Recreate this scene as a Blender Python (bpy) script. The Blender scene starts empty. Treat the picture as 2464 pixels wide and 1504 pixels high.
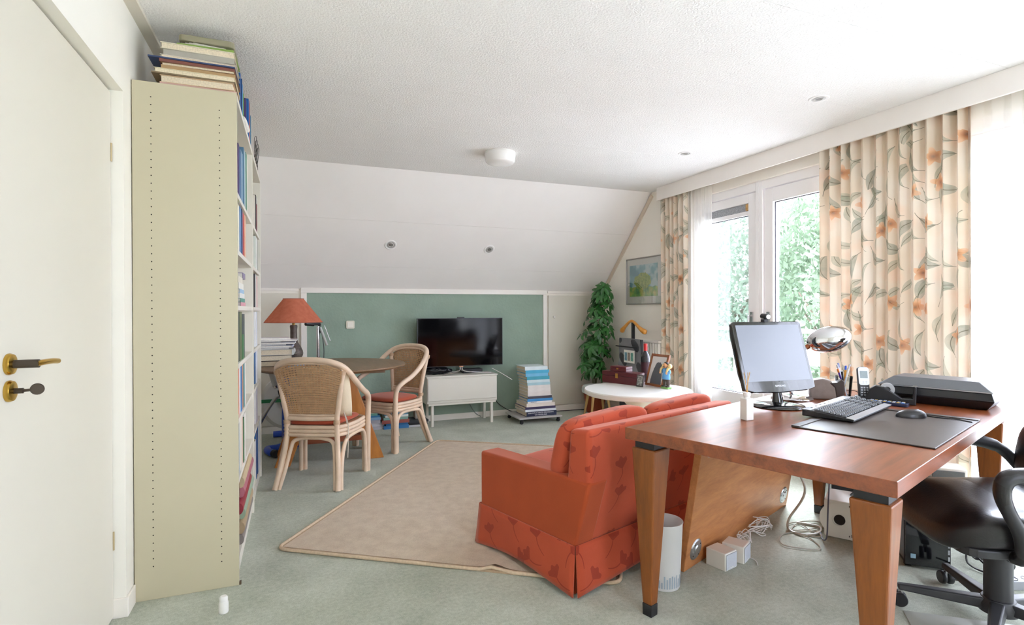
import bpy, math, random
from mathutils import Vector, Matrix, noise
random.seed(7)
sc = bpy.context.scene
COL = sc.collection
R = math.radians

# ------------------------------------------------------------------ camera
FPX = 1307.5
yaw, pitch, roll = R(21.70), R(-0.228), R(-0.189)
_r = Vector((math.cos(yaw), -math.sin(yaw), 0)); _f = Vector((math.sin(yaw), math.cos(yaw), 0)); _u = Vector((0, 0, 1))
_f2 = _f*math.cos(pitch) + _u*math.sin(pitch); _u2 = _u*math.cos(pitch) - _f*math.sin(pitch)
_r3 = _r*math.cos(roll) + _u2*math.sin(roll); _u3 = _u2*math.cos(roll) - _r*math.sin(roll)
cd = bpy.data.cameras.new('camera'); cam = bpy.data.objects.new('camera', cd); COL.objects.link(cam)
cd.sensor_fit = 'HORIZONTAL'; cd.sensor_width = 36; cd.lens = FPX/2464*36; cd.clip_start = .02; cd.clip_end = 300
cam.matrix_world = Matrix((( _r3.x, _u3.x, -_f2.x, 0), (_r3.y, _u3.y, -_f2.y, 0), (_r3.z, _u3.z, -_f2.z, 1.18), (0, 0, 0, 1)))
sc.camera = cam

# ------------------------------------------------------------------ daylight: an even bright overcast sky
SKY = 5.0
wd = bpy.data.worlds.new('World'); sc.world = wd; wd.use_nodes = True
nt = wd.node_tree; bg = nt.nodes['Background']
bg.inputs['Color'].default_value = (.92, .945, 1.2, 1); bg.inputs['Strength'].default_value = SKY
# hazy sun, very soft, from beyond the glazed doors
sd = bpy.data.lights.new('hazy_sun', 'SUN'); sd.energy = 14; sd.angle = R(26); sd.color = (.85, .89, 1.04)
so_ = bpy.data.objects.new('hazy_sun', sd); COL.objects.link(so_); so_.rotation_euler = Vector((.75, .65, .72)).to_track_quat('Z', 'Y').to_euler()
# light portals in the window openings (they only guide sampling of the sky)
for y0, y1 in ((-1.2, 1.45), (1.45, 4.12), (None, None)):
    ld = bpy.data.lights.new('window_portal', 'AREA'); ld.shape = 'RECTANGLE'; ld.size = y1-y0 if y1 else .9; ld.size_y = 2.2 if y1 else 1.15
    ld.cycles.is_portal = True
    lo = bpy.data.objects.new('window_portal', ld); COL.objects.link(lo)
    if y1 is None: lo.matrix_world = Matrix.Translation((1.5, -1.84, 1.525)) @ Matrix(((1, 0, 0, 0), (0, 0, -1, 0), (0, 1, 0, 0), (0, 0, 0, 1))); continue
    lo.matrix_world = Matrix.Translation((3.66, (y0+y1)/2, 1.11)) @ Matrix(((0, 0, 1, 0), (1, 0, 0, 0), (0, 1, 0, 0), (0, 0, 0, 1)))
sc.view_settings.view_transform = 'Standard'; sc.view_settings.look = 'None'
sc.view_settings.gamma = 1; sc.view_settings.use_curve_mapping = False
sc.view_settings.exposure = 1.68
sc.cycles.use_denoising = True
sc.cycles.max_bounces = 14; sc.cycles.diffuse_bounces = 8; sc.cycles.glossy_bounces = 5
sc.cycles.transmission_bounces = 8; sc.cycles.transparent_max_bounces = 16
sc.cycles.sample_clamp_indirect = 8; sc.cycles.caustics_reflective = False; sc.cycles.caustics_refractive = False

# ------------------------------------------------------------------ materials
def lin(h):
    h = h.lstrip('#'); o = []
    for i in (0, 2, 4):
        c = int(h[i:i+2], 16)/255; o.append(c/12.92 if c <= .04045 else ((c+.055)/1.055)**2.4)
    return (*o, 1)
MATS = {}
class NT:
    def __init__(s, name):
        s.m = bpy.data.materials.new(name); s.m.use_nodes = True; s.t = s.m.node_tree; s.n = s.t.nodes
        s.b = s.n['Principled BSDF']; s.out = s.n['Material Output']
    def new(s, typ, **kw):
        n = s.n.new(typ)
        for k, v in kw.items(): setattr(n, k, v)
        return n
    def link(s, a, b): s.t.links.new(a, b)
    def put(s, sock, v):
        if hasattr(v, 'is_output') or isinstance(v, bpy.types.NodeSocket): s.link(v, sock)
        else: sock.default_value = v
    def math(s, op, a, b=0, c=0):
        n = s.new('ShaderNodeMath', operation=op); s.put(n.inputs[0], a); s.put(n.inputs[1], b)
        if op in ('MULTIPLY_ADD', 'COMPARE'): s.put(n.inputs[2], c)
        return n.outputs[0]
    def mix(s, f, a, b):
        n = s.new('ShaderNodeMix', data_type='RGBA'); s.put(n.inputs[0], f); s.put(n.inputs[6], a); s.put(n.inputs[7], b); return n.outputs[2]
    def coord(s, kind='Object', scale=(1, 1, 1)):
        t = s.new('ShaderNodeTexCoord'); mp = s.new('ShaderNodeMapping'); mp.inputs['Scale'].default_value = scale
        s.link(t.outputs[kind], mp.inputs['Vector']); return mp.outputs[0]
    def noise(s, vec, scale, detail=3, rough=.5, dist=0):
        n = s.new('ShaderNodeTexNoise'); s.link(vec, n.inputs['Vector']); n.inputs['Scale'].default_value = scale
        n.inputs['Detail'].default_value = detail; n.inputs['Roughness'].default_value = rough; n.inputs['Distortion'].default_value = dist
        return n.outputs['Fac']
    def ramp(s, f, stops):
        n = s.new('ShaderNodeValToRGB'); s.link(f, n.inputs[0]); e = n.color_ramp.elements
        while len(e) < len(stops): e.new(.5)
        for i, (p, c) in enumerate(stops): e[i].position = p; e[i].color = c if len(c) == 4 else (*c, 1)
        return n.outputs[0]
    def bump(s, h, strength, dist=.002):
        n = s.new('ShaderNodeBump'); n.inputs['Strength'].default_value = strength; n.inputs['Distance'].default_value = dist
        s.link(h, n.inputs['Height']); s.link(n.outputs[0], s.b.inputs['Normal'])
    def bs(s, **kw):
        for k, v in kw.items(): s.put(s.b.inputs[k], v)
def sc3(c, k): return (min(c[0]*k, 1), min(c[1]*k, 1), min(c[2]*k, 1), 1)
def mat(name, h, rough=.5, metal=0, var=.06, vs=6, bump=0, bs=150, bd=.002, spec=.5, coat=0, sheen=0, detail=3):
    if name in MATS: return MATS[name]
    t = NT(name); c = lin(h); v = t.coord()
    if var: t.bs(**{'Base Color': t.ramp(t.noise(v, vs, detail), [(.3, sc3(c, 1-var)), (.7, sc3(c, 1+var))])})
    else: t.bs(**{'Base Color': c})
    t.bs(Roughness=rough, Metallic=metal); t.bs(**{'Specular IOR Level': spec, 'Coat Weight': coat, 'Sheen Weight': sheen})
    if bump: t.bump(t.noise(v, bs, 4, .6), bump, bd)
    MATS[name] = t.m; return t.m
def wood(name, a, b, rough=.35, scale=(1.2, 14, 14), coat=0, bump=.05, spec=.5):
    if name in MATS: return MATS[name]
    t = NT(name); v = t.coord('Object', scale)
    f = t.noise(v, 2.2, 6, .6, .6); g = t.noise(v, 14, 3, .6)
    k = t.math('MULTIPLY_ADD', g, .25, t.math('MULTIPLY', f, .8))
    t.bs(**{'Base Color': t.ramp(k, [(.34, lin(a)), (.66, lin(b))]), 'Coat Weight': coat, 'Coat Roughness': .12, 'Specular IOR Level': spec})
    t.bs(Roughness=rough); t.bump(k, bump, .001); MATS[name] = t.m; return t.m
def glassy(name, tint, w=.08, rough=.02):
    if name in MATS: return MATS[name]
    t = NT(name); tr = t.new('ShaderNodeBsdfTransparent'); tr.inputs[0].default_value = tint
    gl = t.new('ShaderNodeBsdfGlossy'); gl.inputs['Roughness'].default_value = rough
    fr = t.new('ShaderNodeFresnel'); fr.inputs[0].default_value = 1.45
    mx = t.new('ShaderNodeMixShader'); t.link(t.math('MULTIPLY', fr.outputs[0], w*8), mx.inputs[0]); t.link(tr.outputs[0], mx.inputs[1]); t.link(gl.outputs[0], mx.inputs[2])
    t.link(mx.outputs[0], t.out.inputs[0]); MATS[name] = t.m; return t.m
def cloth(name, colsock_fn, trans=.3, clear=0, rough=.9):
    """woven cloth: diffuse + translucent (+ a share of open weave)"""
    if name in MATS: return MATS[name]
    t = NT(name); c = colsock_fn(t)
    d = t.new('ShaderNodeBsdfDiffuse'); tl = t.new('ShaderNodeBsdfTranslucent'); t.put(d.inputs[0], c); t.put(tl.inputs[0], c)
    m1 = t.new('ShaderNodeMixShader'); m1.inputs[0].default_value = trans; t.link(d.outputs[0], m1.inputs[1]); t.link(tl.outputs[0], m1.inputs[2])
    o = m1.outputs[0]
    if clear:
        tr = t.new('ShaderNodeBsdfTransparent'); m2 = t.new('ShaderNodeMixShader'); m2.inputs[0].default_value = clear
        t.link(o, m2.inputs[1]); t.link(tr.outputs[0], m2.inputs[2]); o = m2.outputs[0]
    t.link(o, t.out.inputs[0]); MATS[name] = t.m; return t.m

def leafcell(t, vec, scale, rnd=1.0, spin=6.28):
    """local x,y inside a random cell, plus the cell's random colour"""
    vo = t.new('ShaderNodeTexVoronoi', voronoi_dimensions='2D'); t.link(vec, vo.inputs['Vector'])
    vo.inputs['Scale'].default_value = scale; vo.inputs['Randomness'].default_value = rnd
    sb = t.new('ShaderNodeVectorMath', operation='SUBTRACT'); t.link(vec, sb.inputs[0]); t.link(vo.outputs['Position'], sb.inputs[1])
    ml = t.new('ShaderNodeVectorMath', operation='SCALE'); t.link(sb.outputs[0], ml.inputs[0]); ml.inputs['Scale'].default_value = scale
    sp = t.new('ShaderNodeSeparateColor'); t.link(vo.outputs['Color'], sp.inputs[0])
    ro = t.new('ShaderNodeVectorRotate', rotation_type='Z_AXIS'); t.link(ml.outputs[0], ro.inputs[0])
    t.link(t.math('MULTIPLY', t.math('SUBTRACT', sp.outputs[0], .5), spin), ro.inputs['Angle'])
    xy = t.new('ShaderNodeSeparateXYZ'); t.link(ro.outputs[0], xy.inputs[0])
    return xy.outputs[0], xy.outputs[1], sp.outputs[1], sp.outputs[2]
def band(t, v, lo, hi): return t.math('MULTIPLY', t.math('GREATER_THAN', v, lo), t.math('LESS_THAN', v, hi))
def damask(name, base, dark, plane, scale=6.0, plain=False):
    if name in MATS: return MATS[name]
    t = NT(name); tc = t.new('ShaderNodeTexCoord'); s = t.new('ShaderNodeSeparateXYZ'); t.link(tc.outputs['Object'], s.inputs[0])
    cb = t.new('ShaderNodeCombineXYZ')
    ns = t.new('ShaderNodeSeparateXYZ'); t.link(tc.outputs['Normal'], ns.inputs[0])
    def pick(f, a, b): return t.math('ADD', t.math('MULTIPLY', a, t.math('SUBTRACT', 1, f)), t.math('MULTIPLY', b, f))
    t.link(pick(t.math('GREATER_THAN', t.math('ABSOLUTE', ns.outputs[0]), .6), s.outputs[0], s.outputs[1]), cb.inputs[0])
    t.link(pick(t.math('GREATER_THAN', t.math('ABSOLUTE', ns.outputs[2]), .7), s.outputs[2], s.outputs[1]), cb.inputs[1])
    ob = t.coord('Object'); wv = t.noise(ob, 260, 2, .7)
    col = t.ramp(t.noise(ob, 5, 2), [(.3, sc3(lin(base), .93)), (.7, sc3(lin(base), 1.07))])
    if not plain:
        x, y, r1, r2 = leafcell(t, cb.outputs[0], scale, .55, 2.2)
        r = t.math('SQRT', t.math('ADD', t.math('MULTIPLY', x, x), t.math('MULTIPLY', y, y)))
        a = t.math('ARCTAN2', x, y)
        lim = t.math('ADD', .30, t.math('MULTIPLY', t.math('COSINE', t.math('MULTIPLY', a, 9)), .03))
        fan = t.math('MULTIPLY', t.math('LESS_THAN', r, lim), t.math('LESS_THAN', t.math('ABSOLUTE', a), .95))
        xs = t.math('ADD', x, t.math('MULTIPLY', t.math('MULTIPLY', y, y), 1.3))
        stem = t.math('MULTIPLY', t.math('LESS_THAN', t.math('ABSOLUTE', xs), .018), band(t, y, -.42, 0))
        msk = t.math('MULTIPLY', t.math('MAXIMUM', fan, stem), .7)
        col = t.mix(msk, col, lin(dark))
    t.bs(**{'Base Color': col, 'Roughness': .85, 'Sheen Weight': .5, 'Sheen Roughness': .4, 'Specular IOR Level': .25, 'Sheen Tint': lin('#ffc9b8')})
    t.bump(wv, .35, .0015); MATS[name] = t.m; return t.m
def floral(t):
    uv = t.coord('UV'); nz = t.noise(uv, 3, 2)
    n1 = t.noise(uv, 22, 3)
    col = t.ramp(nz, [(.35, lin('#e6dbcb')), (.7, lin('#dccbb4'))])
    # watercolour blush
    col = t.mix(t.math('MULTIPLY', t.ramp(t.noise(uv, 5.5, 2), [(.52, (0, 0, 0)), (.68, (1, 1, 1))]), .32), col, lin('#efc0a0'))
    # long leaves, two sets
    for k, (scl, h, w, l) in enumerate(((5.2, '#6f7f70', .18, .44), (6.3, '#9aa08a', .15, .46))):
        mp = t.new('ShaderNodeMapping'); mp.inputs['Location'].default_value = (1.7*k+.3, 2.3*k, 0); t.link(uv, mp.inputs[0])
        x, y, r1, r2 = leafcell(t, mp.outputs[0], scl, 1, 2.6)
        xb = t.math('ADD', x, t.math('MULTIPLY', t.math('MULTIPLY', y, y), .9))
        wl = t.math('MULTIPLY', w, t.math('SUBTRACT', 1, t.math('POWER', t.math('ABSOLUTE', t.math('DIVIDE', y, l)), 2)))
        body = t.math('LESS_THAN', t.math('ABSOLUTE', xb), wl); vein = t.math('LESS_THAN', t.math('ABSOLUTE', xb), .012)
        on_ = t.math('GREATER_THAN', r1, .3)
        col = t.mix(t.math('MULTIPLY', t.math('MULTIPLY', body, on_), t.math('MULTIPLY_ADD', n1, .6, .18)), col, lin(h))
        ln = t.math('MULTIPLY', t.math('MULTIPLY', vein, on_), t.math('LESS_THAN', t.math('ABSOLUTE', y), .62))
        col = t.mix(t.math('MULTIPLY', ln, .75), col, lin('#6d6a58'))
    # peach blossoms with a brown throat
    mp = t.new('ShaderNodeMapping'); mp.inputs['Location'].default_value = (.55, .9, 0); t.link(uv, mp.inputs[0])
    x, y, r1, r2 = leafcell(t, mp.outputs[0], 4.6, .9, 6.28)
    r = t.math('SQRT', t.math('ADD', t.math('MULTIPLY', x, x), t.math('MULTIPLY', y, y))); a = t.math('ARCTAN2', x, y)
    lim = t.math('ADD', .2, t.math('MULTIPLY', t.math('COSINE', t.math('MULTIPLY', a, 5)), .06))
    onf = t.math('GREATER_THAN', r1, .5)
    pet = t.math('MULTIPLY', t.math('LESS_THAN', r, lim), onf)
    pc = t.ramp(r, [(.0, lin('#6f4226')), (.06, lin('#b5703e')), (.15, lin('#dfa678')), (.26, lin('#e6c3a2'))])
    col = t.mix(t.math('MULTIPLY', pet, t.math('MULTIPLY_ADD', n1, .5, .5)), col, pc)
    return col

# ------------------------------------------------------------------ mesh building
def spline(P, n=8, closed=False):
    P = [Vector(p) for p in P]; out = []; N = len(P); seg = N if closed else N-1
    for i in range(seg):
        p0 = P[(i-1) % N] if closed or i > 0 else P[0]*2-P[1]; p1 = P[i]; p2 = P[(i+1) % N]
        p3 = P[(i+2) % N] if closed or i+2 < N else P[-1]*2-P[-2]
        for k in range(n):
            s = k/n; out.append(.5*((2*p1)+(p2-p0)*s+(2*p0-5*p1+4*p2-p3)*s*s+(3*p1-p0-3*p2+p3)*s**3))
    if not closed: out.append(P[-1])
    return out
class MB:
    def __init__(s): s.v = []; s.f = []; s.uv = {}
    def add(s, vs, fs, M=None):
        o = len(s.v); s.v += [tuple(M @ Vector(p)) if M else tuple(p) for p in vs]; s.f += [tuple(o+i for i in f) for f in fs]; return s
    def box(s, x0, x1, y0, y1, z0, z1, M=None):
        return s.add([(x0, y0, z0), (x1, y0, z0), (x1, y1, z0), (x0, y1, z0), (x0, y0, z1), (x1, y0, z1), (x1, y1, z1), (x0, y1, z1)],
                     [(0, 3, 2, 1), (4, 5, 6, 7), (0, 1, 5, 4), (1, 2, 6, 5), (2, 3, 7, 6), (3, 0, 4, 7)], M)
    def hexa(s, a, b, M=None):   # two quads, bottom then top
        return s.add(list(a)+list(b), [(0, 3, 2, 1), (4, 5, 6, 7), (0, 1, 5, 4), (1, 2, 6, 5), (2, 3, 7, 6), (3, 0, 4, 7)], M)
    def prism(s, poly, axis, a0, a1, M=None):
        def pt(p, a): return {'x': (a, p[0], p[1]), 'y': (p[0], a, p[1]), 'z': (p[0], p[1], a)}[axis]
        n = len(poly); vs = [pt(p, a0) for p in poly]+[pt(p, a1) for p in poly]
        return s.add(vs, [tuple(range(n))[::-1], tuple(range(n, 2*n))]+[(i, (i+1) % n, n+(i+1) % n, n+i) for i in range(n)], M)
    def lathe(s, prof, n=24, c=(0, 0, 0), M=None, cap=True):
        vs = []; fs = []; m = len(prof)
        for i in range(n):
            a = 2*math.pi*i/n
            for r, z in prof: vs.append((c[0]+r*math.cos(a), c[1]+r*math.sin(a), c[2]+z))
        for i in range(n):
            j = (i+1) % n
            for k in range(m-1): fs.append((i*m+k, j*m+k, j*m+k+1, i*m+k+1))
        if cap:
            if prof[0][0] > 1e-6: fs.append(tuple(i*m for i in range(n))[::-1])
            if prof[-1][0] > 1e-6: fs.append(tuple(i*m+m-1 for i in range(n)))
        return s.add(vs, fs, M)
    def tube(s, P, r, n=8, closed=False, M=None, flat=1.0):
        P = [Vector(p) for p in P]; N = len(P); rr = r if isinstance(r, (list, tuple)) else [r]*N
        T = []
        for i in range(N):
            a = P[(i-1) % N] if closed or i > 0 else P[i]; b = P[(i+1) % N] if closed or i < N-1 else P[i]
            d = b-a; T.append(d.normalized() if d.length > 1e-9 else Vector((0, 0, 1)))
        up = Vector((0, 0, 1)) if abs(T[0].z) < .9 else Vector((1, 0, 0))
        nv = (up-T[0]*up.dot(T[0])).normalized(); vs = []; fs = []
        for i in range(N):
            nv = nv-T[i]*nv.dot(T[i]); nv = nv.normalized() if nv.length > 1e-9 else T[i].orthogonal().normalized(); bv = T[i].cross(nv)
            for k in range(n):
                a = 2*math.pi*k/n; vs.append(P[i]+nv*(math.cos(a)*rr[i])+bv*(math.sin(a)*rr[i]*flat))
        for i in range(N if closed else N-1):
            j = (i+1) % N
            for k in range(n): l = (k+1) % n; fs.append((i*n+k, i*n+l, j*n+l, j*n+k))
        if not closed: fs += [tuple(range(n))[::-1], tuple((N-1)*n+k for k in range(n))]
        return s.add(vs, fs, M)
    def rod(s, a, b, r, n=8, M=None): return s.tube([a, b], r, n, M=M)
    def ball(s, c, r, nu=16, nv=10, M=None):
        r = r if isinstance(r, (tuple, list)) else (r, r, r); vs = [(c[0], c[1], c[2]-r[2])]; fs = []
        for j in range(1, nv):
            b = math.pi*j/nv
            for i in range(nu): a = 2*math.pi*i/nu; vs.append((c[0]+r[0]*math.sin(b)*math.cos(a), c[1]+r[1]*math.sin(b)*math.sin(a), c[2]-r[2]*math.cos(b)))
        vs.append((c[0], c[1], c[2]+r[2])); t = len(vs)-1
        for i in range(nu):
            k = (i+1) % nu; fs.append((0, 1+k, 1+i)); fs.append((t, 1+(nv-2)*nu+i, 1+(nv-2)*nu+k))
            for j in range(nv-2): fs.append((1+j*nu+i, 1+j*nu+k, 1+(j+1)*nu+k, 1+(j+1)*nu+i))
        return s.add(vs, fs, M)
    def grid(s, fn, nu, nv, M=None, uvfn=None, wrap=False):
        o = len(s.v); vs = []; fs = []
        for j in range(nv+1):
            for i in range(nu+1):
                vs.append(fn(i/nu, j/nv))
                if uvfn: s.uv[o+len(vs)-1] = uvfn(i/nu, j/nv)
        for j in range(nv):
            for i in range(nu): a = j*(nu+1)+i; fs.append((a, a+1, a+nu+2, a+nu+1))
        return s.add(vs, fs, M)
    def rbox(s, x0, x1, y0, y1, z0, z1, r, n=4, M=None, axis='z'):
        """box with rounded vertical (axis) edges"""
        ranges = {'x': (y0, y1, z0, z1, x0, x1), 'y': (x0, x1, z0, z1, y0, y1), 'z': (x0, x1, y0, y1, z0, z1)}[axis]
        a0, a1, b0, b1, c0, c1 = ranges; P = []
        for cx, cy, st in ((a1-r, b1-r, 0), (a0+r, b1-r, 90), (a0+r, b0+r, 180), (a1-r, b0+r, 270)):
            for k in range(n+1): an = R(st+90*k/n); P.append((cx+r*math.cos(an), cy+r*math.sin(an)))
        return s.prism(P, axis, c0, c1, M)
    def mesh(s, name):
        me = bpy.data.meshes.new(name); me.from_pydata(s.v, [], s.f)
        if s.uv:
            l = me.uv_layers.new(name='UVMap')
            for lp in me.loops: l.data[lp.index].uv = s.uv.get(lp.vertex_index, (0, 0))
        me.update(); return me
    def build(s, name, m, parent=None, bevel=0, seg=2, smooth=None, sub=0, fix=True):
        me = s.mesh(name)
        if fix:
            import bmesh
            bm = bmesh.new(); bm.from_mesh(me); bmesh.ops.recalc_face_normals(bm, faces=bm.faces); bm.to_mesh(me); bm.free()
        me.materials.append(m)
        o = bpy.data.objects.new(name, me); COL.objects.link(o)
        if parent: o.parent = parent
        if smooth or sub:
            me.polygons.foreach_set('use_smooth', [True]*len(me.polygons))
            if smooth and smooth is not True: me.set_sharp_from_angle(angle=R(smooth))
        if bevel:
            b = o.modifiers.new('bevel', 'BEVEL'); b.width = bevel; b.segments = seg; b.limit_method = 'ANGLE'; b.angle_limit = R(40); b.harden_normals = False
        if sub:
            d = o.modifiers.new('sub', 'SUBSURF'); d.levels = sub; d.render_levels = sub
        return o
def tag(o, label=None, cat=None, group=None, kind=None):
    if label: o['label'] = label
    if cat: o['category'] = cat
    if group: o['group'] = group
    if kind: o['kind'] = kind
    return o
def thing(name, loc, label, cat, rz=0, group=None, kind=None):
    o = bpy.data.objects.new(name, None); COL.objects.link(o); o.location = loc; o.rotation_euler = (0, 0, R(rz)); o.empty_display_size = .05
    return tag(o, label, cat, group, kind)
def struct(o): o['kind'] = 'structure'; return o
def copy_tree(o, parent=None):
    c = o.copy(); COL.objects.link(c); c.parent = parent
    for ch in o.children: copy_tree(ch, c)
    return c
def text(s, size, m, parent, M, name='lettering', depth=.0004):
    cu = bpy.data.curves.new(name, 'FONT'); cu.body = s; cu.size = size; cu.extrude = depth; cu.align_x = 'CENTER'; cu.align_y = 'CENTER'; cu.resolution_u = 2
    to = bpy.data.objects.new(name, cu); me = bpy.data.meshes.new_from_object(to); bpy.data.objects.remove(to); me.materials.clear(); me.materials.append(m)
    o = bpy.data.objects.new(name, me); COL.objects.link(o); o.parent = parent; o.matrix_local = M; return o
def frame(x, y, z, loc=(0, 0, 0)):
    x, y, z = Vector(x), Vector(y), Vector(z)
    return Matrix(((x.x, y.x, z.x, loc[0]), (x.y, y.y, z.y, loc[1]), (x.z, y.z, z.z, loc[2]), (0, 0, 0, 1)))

# ================================================================== the room
ZC, YS, YB, ZB = 2.40, 4.7135, 5.715, 1.405
XL, XR = -.615, 3.45
m_wall = mat('wall_paint', '#f3eee4', .7, var=.02, vs=2, bump=.15, bs=90)
m_wallL = mat('left_wall_paint', '#f0ede4', .6, var=.02, vs=2, bump=.1, bs=90)
m_ceil = mat('ceiling_plaster', '#f4f2ef', .85, var=.015, vs=3, bump=.9, bs=95, bd=.008)
m_slope = mat('slope_paint', '#f1ede9', .75, var=.015, vs=3, bump=.12, bs=120)
m_trim = mat('white_trim_paint', '#f0ebe3', .45, var=.015, vs=3)
m_door = mat('door_paint', '#d8d3c5', .38, var=.012, vs=2)
m_green = mat('sage_green_wallpaper', '#93a797', .8, var=.07, vs=4, bump=.7, bs=38, bd=.004)
m_winf = mat('window_frame_paint', '#f5f3f3', .35, var=.01, vs=2)
m_groove = mat('groove_backing', '#f2efea', .8, var=0)  # pale backing behind the open panel joints
def carpet():
    t = NT('green_grey_carpet'); v = t.coord()
    a = t.noise(v, 340, 3, .7); b = t.noise(v, 3.2, 4, .6); c = t.noise(v, 60, 3, .6)
    k = t.math('ADD', t.math('MULTIPLY', a, .55), t.math('ADD', t.math('MULTIPLY', b, .28), t.math('MULTIPLY', c, .25)))
    t.bs(**{'Base Color': t.ramp(k, [(.38, lin('#8a917f')), (.52, lin('#b0b6a4')), (.66, lin('#d0d4c6'))]), 'Roughness': .95, 'Specular IOR Level': .1, 'Sheen Weight': .25, 'Sheen Roughness': .5})
    t.bump(k, .9, .006); return t.m
m_carpet = carpet()
fl = struct(MB().box(-.9, 3.7, -1.75, 5.9, -.12, 0).build('floor', m_carpet))

# flat ceiling: boards with fine open joints under a backing
ce = struct(MB().box(-.9, 3.75, -1.75, 4.80, ZC+.012, ZC+.10).build('ceiling', m_groove))
yj = [-1.75, -.97, -.32, .33, .98, 1.63, 2.28, 2.93, 3.56, 4.205, YS]
for a, b in zip(yj[:-1], yj[1:]):
    MB().box(-.9, 3.75, a+.0012, b-.0012, ZC, ZC+.013).build('ceiling_panel', m_ceil, ce)
# sloping ceiling
sl = struct(MB().prism([(YB+.06, ZB-.05), (YS+.0, ZC+.03), (YS+.1, ZC+.16), (YB+.2, ZB+.04)], 'x', -.9, 3.75).build('ceiling_slope', m_groove))
dy, dz = (YS-YB), (ZC-ZB); LS = math.hypot(dy, dz); ty, tz = dy/LS, dz/LS; ny, nz_ = tz, -ty     # outward normal (up / away)
for a, b in ((-.03, .298), (.300, .855), (.857, LS+.004)):
    P = [(YB+ty*a, ZB+tz*a), (YB+ty*b, ZB+tz*b), (YB+ty*b+ny*.016, ZB+tz*b+nz_*.016), (YB+ty*a+ny*.016, ZB+tz*a+nz_*.016)]
    MB().prism(P, 'x', -.9, 3.75).build('slope_panel', m_slope, sl)

# left wall with the door opening
wl = MB().box(-.80, XL, -1.75, 1.535, -.1, 2.5).box(-.80, XL, 2.505, 5.9, -.1, 2.5).box(-.80, XL, 1.535, 2.505, 2.03, 2.5).box(-.84, -.78, 1.5, 2.6, -.1, 2.2)
struct(wl.build('wall_left', m_wallL))
d1 = struct(thing('door_1', (-.655, 2.06, 0), None, None))
MB().box(-.04, 0, -.518, .441, .008, 2.022).build('door_leaf', m_door, d1, bevel=.003)
m_brass = mat('brass', '#c9a24a', .22, 1, var=.05); m_bronze = mat('dark_bronze', '#5b5249', .4, .8, var=.1)
MX = Matrix.Rotation(R(90), 4, 'Y')
for z, nm in ((1.052, 'handle'), (.986, 'lock')):
    ros = MB().lathe([(0, 0), (.026, 0), (.027, .004), (.024, .011), (.017, .013), (0, .013)], 28, M=Matrix.Translation((0, -.37, z)) @ MX).build(nm+'_rosette', m_brass, d1, smooth=40)
MB().tube([(0.008, -.37, 1.052), (.062, -.37, 1.052)], .0105, 14).build('handle_neck', m_bronze, d1, smooth=40)
MB().tube(spline([(.057, -.374, 1.052), (.062, -.35, 1.053), (.064, -.30, 1.052), (.063, -.262, 1.049)], 5), .0075, 12).build('lever', m_brass, d1, smooth=60)
tt = MB().tube([(.008, -.37, .986), (.03, -.37, .986)], .007, 10).tube([(.03, -.37, .986), (.045, -.37, .987)], .0035, 8)
tt.lathe([(0, -.004), (.013, -.004), (.0145, 0), (.013, .004), (0, .004)], 20, M=Matrix.Translation((.056, -.366, .988)) @ Matrix.Rotation(R(90), 4, 'X') @ Matrix.Rotation(R(12), 4, 'Y'))
tt.build('thumb_turn', m_bronze, d1, smooth=40)
for z in (.30, 1.79): MB().tube([(.002, .439, z-.035), (.002, .439, z+.035)], .0035, 8).build('hinge', mat('worn_hinge', '#c2b08a', .5, .3), d1, smooth=40)
# skirting at the door jamb and along the left wall
bl = MB().box(XL, XL+.008, 2.505, 2.606, 0, .075).box(-.66, XL+.008, 2.497, 2.505, 0, .075).box(XL, XL+.008, -1.6, 1.535, 0, .075)
struct(bl.build('baseboard_left', m_trim, bevel=.002))
struct(MB().box(XL, XL+.046, -1.6, 4.70, ZC-.015, ZC).build('trim_1', mat('cove_shade_paint', '#d9d2c4', .6, var=.02)))  # batten colour darkened for the shade on its underside

# rear wall behind the camera
struct(MB().box(-.9, 1.05, -1.80, -1.6, -.1, 2.5).box(1.95, 3.75, -1.80, -1.6, -.1, 2.5).box(1.05, 1.95, -1.80, -1.6, -.1, .95).box(1.05, 1.95, -1.80, -1.6, 2.1, 2.5).build('wall_rear', m_wall))
rw = struct(thing('window_6', (1.5, -1.72, 0), None, None))  # unseen window, added to let more daylight into the room
for x0, x1, z0, z1 in ((-.45, -.39, .95, 2.1), (.39, .45, .95, 2.1), (-.39, .39, .95, 1.01), (-.39, .39, 2.04, 2.1)): MB().box(x0, x1, -.035, .035, z0, z1).build('window_frame', m_trim, rw, bevel=.003)
for x0 in (-.39,): MB().box(x0, x0+.78, -.004, .004, 1.01, 2.04).build('pane', glassy('window_glass', (.96, .985, .975, 1), .06), rw)

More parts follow.
